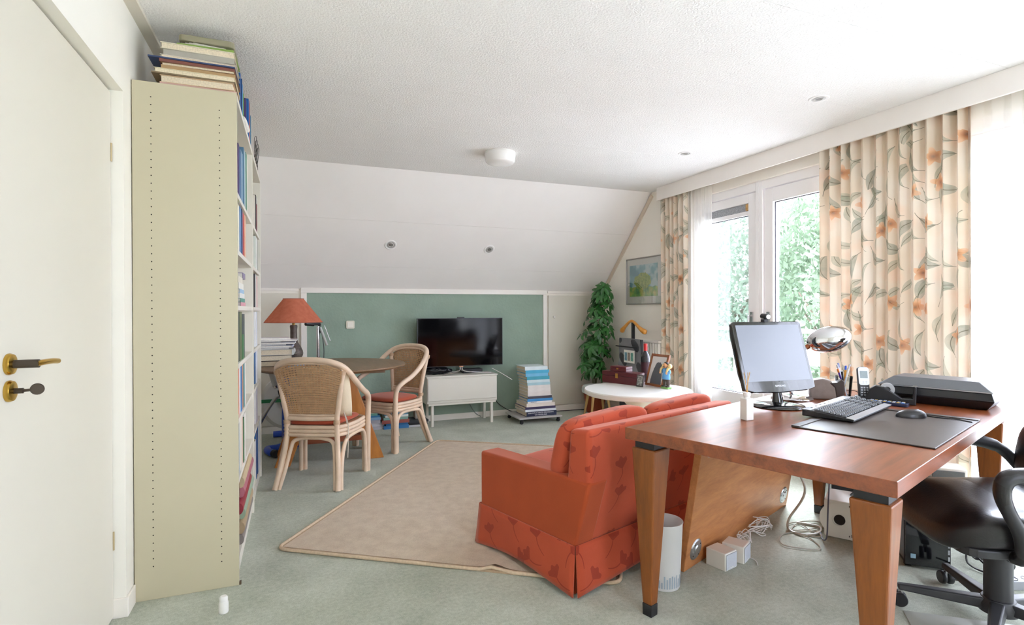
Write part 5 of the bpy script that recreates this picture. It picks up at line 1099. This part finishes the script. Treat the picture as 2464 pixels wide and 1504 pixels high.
# leather desk organiser
og = desk_thing('desk_organiser', 1.30, .655, 'grey-brown rounded desk organiser with a dark leather side', 'organiser', -62)
pr = [(-.062, 0), (.05, 0), (.055, .02), (.05, .06), (.03, .095), (-.01, .105), (-.05, .095), (-.064, .06), (-.066, .02)]
MB().prism(pr, 'y', -.032, .03).build('organiser_body', mat('taupe_stone', '#8d7f78', .5, var=.1, vs=30), og, bevel=.006, seg=3)
MB().prism([(.052, 0), (.085, 0), (.088, .05), (.086, .095), (.075, .104), (.055, .090), (.02, .085), (.045, .06)], 'y', -.035, .033).build('leather_side', mat('dark_leather', '#3d312c', .35, var=.1), og, bevel=.005, seg=3)
# pen glass
gp = dp(1.375, .588); gl_ = thing('pen_glass', (gp.x, gp.y, DH+.0005), 'clear glass tumbler beside the phone, holding pens', 'glass')
MB().lathe([(0, .0), (.030, 0), (.031, .012), (.040, .115), (.0385, .115), (.0295, .016), (0, .014)], 28).build('tumbler', glassy('tumbler_glass', (.93, .95, .96, 1), .12), gl_, smooth=50)
rnd2 = random.Random(11)
for i, (h, hc, lb) in enumerate((('#e0a030', '#2f62d8', 'yellow pencil with a blue cap in the pen glass'), ('#e3ae4a', '#e3ae4a', 'second yellow pencil in the pen glass'), ('#f2f2f2', '#d9d9de', 'white marker leaning right in the pen glass'), ('#5a2fb0', '#e08030', 'purple and orange pen in the pen glass'), ('#d9dbe2', '#c9ccd4', 'silver ballpoint in the pen glass'),
        ('#3a3a48', '#26262c', 'black pen in the pen glass'), ('#e8e6ea', '#8f9ac8', 'white pen with a blue clip in the pen glass'), ('#b0603a', '#8a4a30', 'brown crayon in the pen glass'))):
    a = (20, -10, -25, 150, 120, 200, 95, 60)[i]; ln = (.165, .15, .175, .15, .17, .14, .18, .13)[i]; c, s = math.cos(R(a)), math.sin(R(a))
    a0 = Vector((-c*.012, -s*.012, .0165)); a1 = a0+Vector((c*.042, s*.042, .9*ln)); pn = thing('pen', (gp.x, gp.y, DH+.0005), lb, 'pen', group='pens in the glass')
    mid_ = a0.lerp(a1, .86); MB().tube([a0, mid_], .0042, 8).build('barrel', mat('pen_'+h.strip('#'), h, .35, var=0), pn, smooth=40); MB().tube([mid_, a1], .0046, 8).build('cap', mat('pen_'+hc.strip('#'), hc, .35, var=0), pn, smooth=40)
# cordless phone on its cradle
ph = desk_thing('cordless_phone', 1.385, .500, 'silver and black cordless phone standing in its cradle', 'phone', -52)
MB().rbox(-.036, .036, -.03, .04, 0, .022, .02).build('cradle', m_blk, ph, bevel=.006, seg=3)
PM = Matrix.Translation((0, 0, .012)) @ Matrix.Rotation(R(-10), 4, 'X')
hs = MB().rbox(-.024, .024, .0, .155, -.011, .011, .014, M=PM @ frame((1, 0, 0), (0, 0, 1), (0, -1, 0))).build('handset', m_blk, ph, bevel=.003)
MB().rbox(-.0235, .0235, .064, .153, .0111, .0135, .012, M=PM @ frame((1, 0, 0), (0, 0, 1), (0, -1, 0))).build('silver_face', m_kbs, hs)
MB().box(-.017, .017, .098, .134, .0136, .0142, M=PM @ frame((1, 0, 0), (0, 0, 1), (0, -1, 0))).build('display', mat('lcd_grey', '#6f7f7c', .2, var=.1, vs=60), hs)
for r_ in range(4):
    for c_ in range(3): MB().box(-.0165+.0125*c_, -.0085+.0125*c_, .012+.012*r_, .019+.012*r_, .0112, .0125, M=PM @ frame((1, 0, 0), (0, 0, 1), (0, -1, 0))).build('key', mat('key_pale', '#aeb2b8', .4, var=0), hs)
for x in (-.013, 0, .013): MB().box(x-.0045, x+.0045, .072, .084, .0136, .0146, M=PM @ frame((1, 0, 0), (0, 0, 1), (0, -1, 0))).build('soft_key', mat('key_white', '#e6e7ea', .35, var=0), hs)
o = MB().tube(spline([dp(1.42, .50, DH+.006), dp(1.45, .56, DH+.035), dp(1.43, .60, DH+.03), dp(1.40, .56, DH+.004), dp(1.5, .6, DH+.004)], 8), .0018, 6).build('phone_cord', m_blk, None, smooth=60); tag(o, 'thin black cord curling behind the cordless phone', 'cord')
# tape dispenser
td = desk_thing('tape_dispenser', 1.40, .400, 'black tape dispenser in front of the scanner', 'tape dispenser', -75)
MB().prism([(-.105, 0), (.105, 0), (.108, .085), (.098, .088), (.092, .03), (.05, .028), (.02, .05), (-.02, .078), (-.055, .082), (-.08, .06)], 'y', -.028, .028).build('dispenser_body', m_blk, td, bevel=.004, seg=3)
MB().lathe([(.013, -.0125), (.030, -.0125), (.030, .0125), (.013, .0125), (.013, -.0125)], 28, M=Matrix.Translation((-.006, 0, .066)) @ Matrix.Rotation(R(90), 4, 'X'), cap=False).build('tape_roll', mat('tape_roll', '#b9bcc0', .25, var=.03), td, smooth=40)
MB().hexa([(.01, -.010, .088), (.095, -.010, .089), (.095, .010, .089), (.01, .010, .088)], [(.01, -.010, .0885), (.095, -.010, .0895), (.095, .010, .0895), (.01, .010, .0885)]).build('tape_strip', glassy('tape_film', (.85, .87, .9, 1), .1), td)
MB().box(.094, .110, -.012, .012, .087, .092).build('cutter', m_chr, td)
# remote control
rc = desk_thing('remote_control', 1.325, .385, 'dark blue remote control with coloured buttons by the tape dispenser', 'remote', -85)
MB().rbox(-.082, .082, -.022, .022, 0, .016, .008).build('remote_body', mat('remote_navy', '#2a3350', .35, var=.04), rc, bevel=.003)
for i in range(8):
    for j in range(3): MB().box(-.07+.018*i, -.059+.018*i, -.015+.012*j, -.007+.012*j, .0162, .019).build('button', mat('btn_'+('y', 'b', 'w')[(i+j) % 3], ('#e0b94a', '#5f8fd8', '#dfe3ea')[(i+j) % 3], .4, var=0), rc)
# flatbed scanner
sn = desk_thing('flatbed_scanner', 1.60, .245, 'long black flatbed scanner at the right end of the desk', 'scanner', 0)
m_scn = mat('scanner_black', '#232326', .35, var=.03); m_scl = mat('scanner_lid', '#6a6d72', .35, .2, var=.02)
hu, hv = .145, .225
def ring(iu, iv, z): return [(-hu+iu, -hv+iv, z), (hu-iu, -hv+iv, z), (hu-iu, hv-iv, z), (-hu+iu, hv-iv, z)]
MB().hexa(ring(.035, .03, 0), ring(.0, .0, .042)).build('scanner_foot', m_scn, sn, bevel=.004)
MB().hexa(ring(.0, .0, .0422), ring(.012, .012, .078)).build('scanner_body', m_scn, sn, bevel=.003)
MB().hexa(ring(.006, .006, .0785), ring(.006, .006, .0835)).build('lid_edge', m_kbs, sn, bevel=.001)
MB().hexa(ring(.006, .006, .0837), ring(.055, .06, .122)).build('scanner_lid', m_scl, sn, bevel=.004)
MB().box(-.06, .0, -hv+.02, -hv+.026, .098, .1).build('badge', m_kbs, sn) if False else None

# ================================================================== under and around the desk
bk = thing('waste_basket', (1.462, 1.925, 0), 'white metal waste basket with a grey bar print under the desk', 'waste basket')
MB().lathe([(0, .002), (.066, .002), (.068, .006), (.080, .272), (.082, .275), (.082, .279), (.0785, .279), (.066, .010), (0, .008)], 44).build('bin_wall', mat('bin_white', '#dcdcdc', .4, var=.01), bk, smooth=40)
m_bar = mat('bar_print_grey', '#9aa9b8', .5, var=0)
bars = MB(); rnd = random.Random(3)
for i in range(40):
    a0 = 2*math.pi*i/40; a1 = a0+.085; h = rnd.uniform(.025, .058); z0 = .014; vs = []
    for a in (a0, a1):
        for z in (z0, z0+h): r = .068+(.080-.068)*((z-.006)/.266)+.0006; vs.append((r*math.cos(a), r*math.sin(a), z))
    bars.add(vs, [(0, 2, 3, 1)])
bars.build('bar_print', m_bar, bk)['kind'] = 'stuff'
m_spk = mat('speaker_white', '#dedbd2', .45, var=.015); m_gril = mat('speaker_grille', '#b9bec6', .7, var=.05, vs=200); m_gril2 = mat('dark_grille', '#5b5d5c', .7, var=.05, vs=200)
for (x, y, rz, lb) in ((1.820, 1.965, 14, 'white cube speaker at the left by the leaning board'), (1.938, 1.995, 28, 'white cube speaker at the right by the leaning board')):
    s = thing('cube_speaker', (x, y, 0), lb, 'speaker', rz, 'small white cube speakers')
    MB().box(-.045, .045, -.045, .055, 0, .080).build('speaker_cabinet', m_spk, s, bevel=.004)
    MB().box(-.040, .040, -.049, -.0455, .006, .074).build('grille', m_gril, s, bevel=.001)
    MB().box(-.02, .012, -.0500, -.0492, .012, .015).build('name_bar', m_spk, s)
sb = thing('subwoofer', (2.685, 1.981, 0), 'off-white subwoofer with a round port and slotted grille under the desk', 'subwoofer', -57)
MB().rbox(-.11, .16, -.09, .12, .004, .195, .012, axis='y').build('woofer_cabinet', m_spk, sb, bevel=.004)
MB().lathe([(.085, .0), (.086, .003), (.03, .004), (.026, -.03), (0, -.032)], 36, M=Matrix.Translation((-.045, -.0905, .10)) @ Matrix.Rotation(R(90), 4, 'X'), cap=False).build('port_ring', m_spk, sb, smooth=30)
MB().lathe([(0, .0045), (.024, .0045), (.026, .0035)], 28, M=Matrix.Translation((-.04, -.0905, .10)) @ Matrix.Rotation(R(90), 4, 'X')).build('port_hole', m_hole, sb)
for i in range(14): MB().box(.0+.0108*i, .0045+.0108*i, -.0915, -.0885, .02, .18).build('slot', mat('slot_dark', '#4d4b45', .8, var=0), sb)
for (x, y, rz, lb) in ((3.14, 1.985, 0, 'white speaker with dark grille, left of the pair by the curtain'), (3.257, 1.868, 0, 'white speaker with dark grille, right of the pair by the curtain')):
    s = thing('bookshelf_speaker', (x, y, 0), lb, 'speaker', -45, 'white speakers with dark grilles')
    MB().box(-.082, .082, -.07, .07, 0, .335).build('speaker_cabinet', m_spk, s, bevel=.005)
    MB().box(-.070, .070, -.078, -.0705, .015, .322).build('grille', m_gril2, s, bevel=.002)
    MB().box(-.025, .025, -.0795, -.0785, .24, .246).build('name_bar', m_spk, s)
lt = thing('tower_computer', (2.93, 2.16, 0), 'black computer case under the far side of the desk', 'computer', -38)
MB().box(-.10, .10, -.02, .20, 0, .40).build('case', m_gls, lt, bevel=.004); MB().box(-.095, .095, -.028, -.0205, .005, .395).build('front_panel', m_blk, lt, bevel=.003)
pcx = thing('mini_tower', (2.665, 1.60, 0), 'black mini tower computer standing behind the office chair base', 'computer', -43)
MB().box(-.085, .085, -.01, .20, .012, .37).build('case', m_blk, pcx, bevel=.004); MB().box(-.085, .085, -.022, -.0105, .012, .37).build('front_panel', m_gls, pcx, bevel=.003)
MB().box(-.0865, -.0852, .0, .19, .03, .35).build('side_panel', mat('silver_side', '#8b8d92', .35, .5), pcx)
MB().box(-.066, -.046, -.0232, -.0222, .045, .065).build('sticker', mat('pale_blue_sticker', '#9fc0d4', .5, var=0), pcx)
for i in range(9): MB().box(.074, .081, -.0232, -.0222, .05+.03*i, .07+.03*i).build('vent', m_kbs, pcx)
for x in (-.07, .07):
    for y in (.01, .17): MB().box(x-.012, x+.012, y-.012, y+.012, 0, .0118).build('foot', m_blk, pcx)
# cables
def cable(pts, r, m, label, name='cable'): o = MB().tube(spline(pts, 8), r, 6).build(name, m, None, smooth=60); return tag(o, label, 'cable', 'cables under the desk')
m_cw = mat('white_cable', '#dedcd8', .5, var=0); m_cg = mat('grey_cable_sheath', '#b9b3a8', .5, var=0)
P0 = dp(1.16, .80, DH-.046)
cable([P0, P0+Vector((.03, .04, -.2)), (2.54, 2.13, .22), (2.47, 2.17, .05), (2.44, 2.14, .006), (2.45, 2.07, .006), (2.54, 2.05, .006), (2.62, 2.11, .006), (2.56, 2.2, .006)], .006, m_cg, 'thick beige cable dropping from the desk to the carpet')
cable([dp(1.10, .60, DH-.046), dp(1.18, .60, .52), dp(1.30, .56, .42), dp(1.42, .52, .31), (2.70, 1.99, .206), (2.78, 2.0, .21)], .0035, m_blk, 'black cable sagging from the desk across the subwoofer')
cable([dp(1.16, .58, DH-.046), dp(1.17, .58, .45), dp(1.20, .60, .2), dp(1.24, .62, .05), dp(1.30, .66, .006), dp(1.38, .7, .006)], .0035, mat('violet_grey_cable', '#55505c', .5, var=0), 'dark cable dropping in a straight curve beside the board')
cable([dp(1.32, .62, DH-.046), dp(1.36, .55, .58), dp(1.44, .50, .53), dp(1.56, .46, .49), dp(1.68, .44, .45)], .003, m_cg, 'pale cable with a white clip hanging under the desk')
o = MB().box(-.008, .008, -.006, .006, -.02, .006).build('cable_clip', m_white, None, bevel=.002); o.location = dp(1.44, .495, .53); tag(o, 'white plastic clip on the cable under the desk', 'clip')
pg = thing('cable_plug', dp(1.06, .66, .60), 'beige connector plug dangling under the desk edge', 'plug', angD)
MB().box(-.018, .018, -.01, .01, -.03, .02).build('plug_body', mat('plug_beige', '#b3a887', .5), pg, bevel=.003); MB().tube([(0, 0, .02), (0, 0, .08)], .006, 8).build('plug_lead', m_cg, pg, smooth=40)
def tangle(c, n, rx, ry, rz_, r, m, label, seed):
    rnd = random.Random(seed); P = []
    for i in range(n):
        a = i*1.35+rnd.uniform(-.5, .5); P.append((c[0]+rx*math.cos(a)*rnd.uniform(.5, 1)+rx*.8*math.sin(i*.37), c[1]+ry*math.sin(a)*rnd.uniform(.5, 1)+ry*.7*math.sin(i*.37), max(r+.001, c[2]+rz_*rnd.uniform(0, 1))))
    return cable(P, r, m, label, 'cable_tangle')
tangle((2.08, 2.10, .004), 26, .04, .035, .06, .0024, m_cw, 'white tangle of thin cable next to the cube speakers', 1)
tangle((2.26, 2.17, .004), 40, .07, .035, .07, .0024, m_cw, 'larger white tangle of cable along the leaning board', 2)
tangle((2.46, 2.08, .003), 16, .13, .10, .006, .003, m_cg, 'loose loops of beige cable on the carpet beside the subwoofer', 4)
cable([(1.98, 2.02, .004), (2.0, 1.95, .003), (1.97, 1.90, .003)], .002, m_cw, 'short white lead on the carpet by the cube speakers')
tangle((2.93, 1.50, .004), 22, .10, .10, .09, .004, m_blk, 'black tangle of cables beside the mini tower', 9)
cable([(2.62, 1.46, .02), (2.68, 1.42, .006), (2.76, 1.36, .005), (2.85, 1.32, .005)], .004, m_blk, 'black cable on the carpet in front of the mini tower')
ps = thing('power_strip', (2.84, 1.34, 0), 'grey power strip lying behind the office chair column', 'power strip', -20)
MB().rbox(-.14, .14, -.026, .026, 0, .038, .01).build('strip_body', mat('strip_grey', '#8c8d92', .4), ps, bevel=.003)
for i in range(4): MB().lathe([(.018, .0382), (.019, .040), (.016, .0385), (.015, .0384)], 18, c=(-.09+.06*i, 0, 0), cap=False).build('socket', m_blk, ps, smooth=40)
# chair mat
cmx = MB().prism([(2.20, 1.405), (2.46, 1.20), (3.1, .75), (2.3, .1), (1.6, .55), (1.75, .95)], 'z', .0008, .003).build('chair_mat', mat('frosted_mat', '#aeb0a6', .35, var=.03), None); tag(cmx, 'thin greyish plastic floor mat under the office chair', 'mat')

# office chair
oc = thing('office_chair', (2.43, 1.21, .003), 'black leather office chair with looped arms at the right edge', 'chair', 58)
m_blt = mat('black_leather', '#1a1718', .30, var=.12, vs=10, bump=.35, bs=150, spec=.55); m_bpl = mat('chair_plastic', '#2b2b2d', .45, var=.04)
MB().tube([(0, 0, .06), (0, 0, .09), (0, 0, .30)], [.045, .043, .043], 24).build('column_cover', m_bpl, oc, smooth=40)
MB().lathe([(0, .05), (.06, .05), (.062, .08), (.05, .10), (0, .10)], 24).build('base_hub', m_bpl, oc, smooth=40)
for k in range(5):
    a = R(74+72*k); c, s = math.cos(a), math.sin(a); lf_ = Matrix.Rotation(a, 4, 'Z')
    lg = MB().hexa([(.03, -.028, .058), (.03, .028, .058), (.31, .017, .066), (.31, -.017, .066)], [(.03, -.022, .098), (.03, .022, .098), (.31, .013, .088), (.31, -.013, .088)], M=lf_).build('base_arm', m_bpl, oc, bevel=.006, seg=3)
    for q in (-.014, .014): MB().lathe([(0, -.009), (.024, -.009), (.027, -.005), (.027, .005), (.024, .009), (0, .009)], 24, M=lf_ @ Matrix.Translation((.305, q, .028)) @ Matrix.Rotation(R(90), 4, 'X')).build('caster_wheel', m_blk, lg, smooth=40)
    MB().tube([(.30, 0, .03), (.30, 0, .07)], .008, 8, M=lf_).build('caster_stem', m_chr, lg)
MB().hexa([(-.09, -.12, .305), (.09, -.12, .305), (.09, .12, .305), (-.09, .12, .305)], [(-.13, -.15, .345), (.13, -.15, .345), (.13, .16, .345), (-.13, .16, .345)]).build('tilt_mechanism', m_bpl, oc, bevel=.01)
MB().tube([(.09, .02, .32), (.24, .03, .315)], .006, 8).build('tilt_lever', m_bpl, oc, smooth=40)
def seatf(u, v):
    a = 2*math.pi*u; c = math.pi*(v-.5); e = 3.6; d = Vector((math.cos(a)*math.cos(c), math.sin(a)*math.cos(c), math.sin(c))); k = (abs(d.x)**e+abs(d.y)**e+abs(d.z)**e)**(-1/e)
    p = Vector((d.x*k*.26, d.y*k*.265, d.z*k*.065)); y = p.y/.265
    p.z += -.055*max(0, y-.45)**1.5*2.4+.02*max(0, -y)+(.018*abs(p.x/.26)**2 if p.z > 0 else 0)+.005*math.sin(14*p.x+3*p.y)*math.cos(11*p.y)*(p.z > 0)
    return Vector((p.x, p.y+.01, p.z+.415))
MB().grid(seatf, 72, 40).build('seat', m_blt, oc, smooth=True)
MB().rbox(-.24, .24, -.23, .24, .335, .365, .06).build('seat_pan', m_bpl, oc, bevel=.006)
def backf(z0, z1, w, dpt, y0, lean, name):
    def fn(u, v):
        a = 2*math.pi*u; c = math.pi*(v-.5); e = 3.4; d = Vector((math.cos(a)*math.cos(c), math.sin(a)*math.cos(c), math.sin(c))); k = (abs(d.x)**e+abs(d.y)**e+abs(d.z)**e)**(-1/e)
        p = Vector((d.x*k*w, d.y*k*dpt, d.z*k*(z1-z0)/2)); z = (z0+z1)/2+p.z
        return Vector((p.x, y0+p.y-lean*(z-.45)+.10*(p.x/w)**2*.35, z))
    MB().grid(fn, 48, 28).build(name, m_blt, oc, smooth=True)
backf(.46, .76, .265, .05, -.25, .18, 'lower_back_pad'); backf(.755, 1.02, .255, .045, -.25, .18, 'upper_back_pad')
MB().hexa([(-.04, -.33, .33), (.04, -.33, .33), (.04, -.10, .33), (-.04, -.10, .33)], [(-.04, -.36, .70), (.04, -.36, .70), (.04, -.32, .70), (-.04, -.32, .70)]).build('back_bracket', m_bpl, oc, bevel=.008)
for s in (-1, 1):
    P = spline([(s*.22, .10, .345), (s*.275, .10, .36), (s*.292, .115, .44), (s*.292, .165, .555), (s*.292, .155, .622), (s*.290, .08, .636), (s*.286, -.06, .630), (s*.280, -.17, .60), (s*.268, -.235, .53), (s*.25, -.25, .49)], 6)
    MB().tube(P, [.020]*8+[.026]*14+[.031]*20+[.026]*20, 12, flat=.8).build('arm_loop', m_bpl, oc, smooth=60) if len(P) == 55 else None
    n_ = len(P); rr = [.021+.010*math.sin(math.pi*min(1, max(0, (i/n_-.22)/.6))) for i in range(n_)]
    MB().tube(P, rr, 12, flat=.85).build('arm_loop', m_blt, oc, smooth=60)
    MB().tube([(s*.10, .09, .335), (s*.24, .10, .348)], .022, 10).build('arm_bracket', m_bpl, oc, smooth=40)
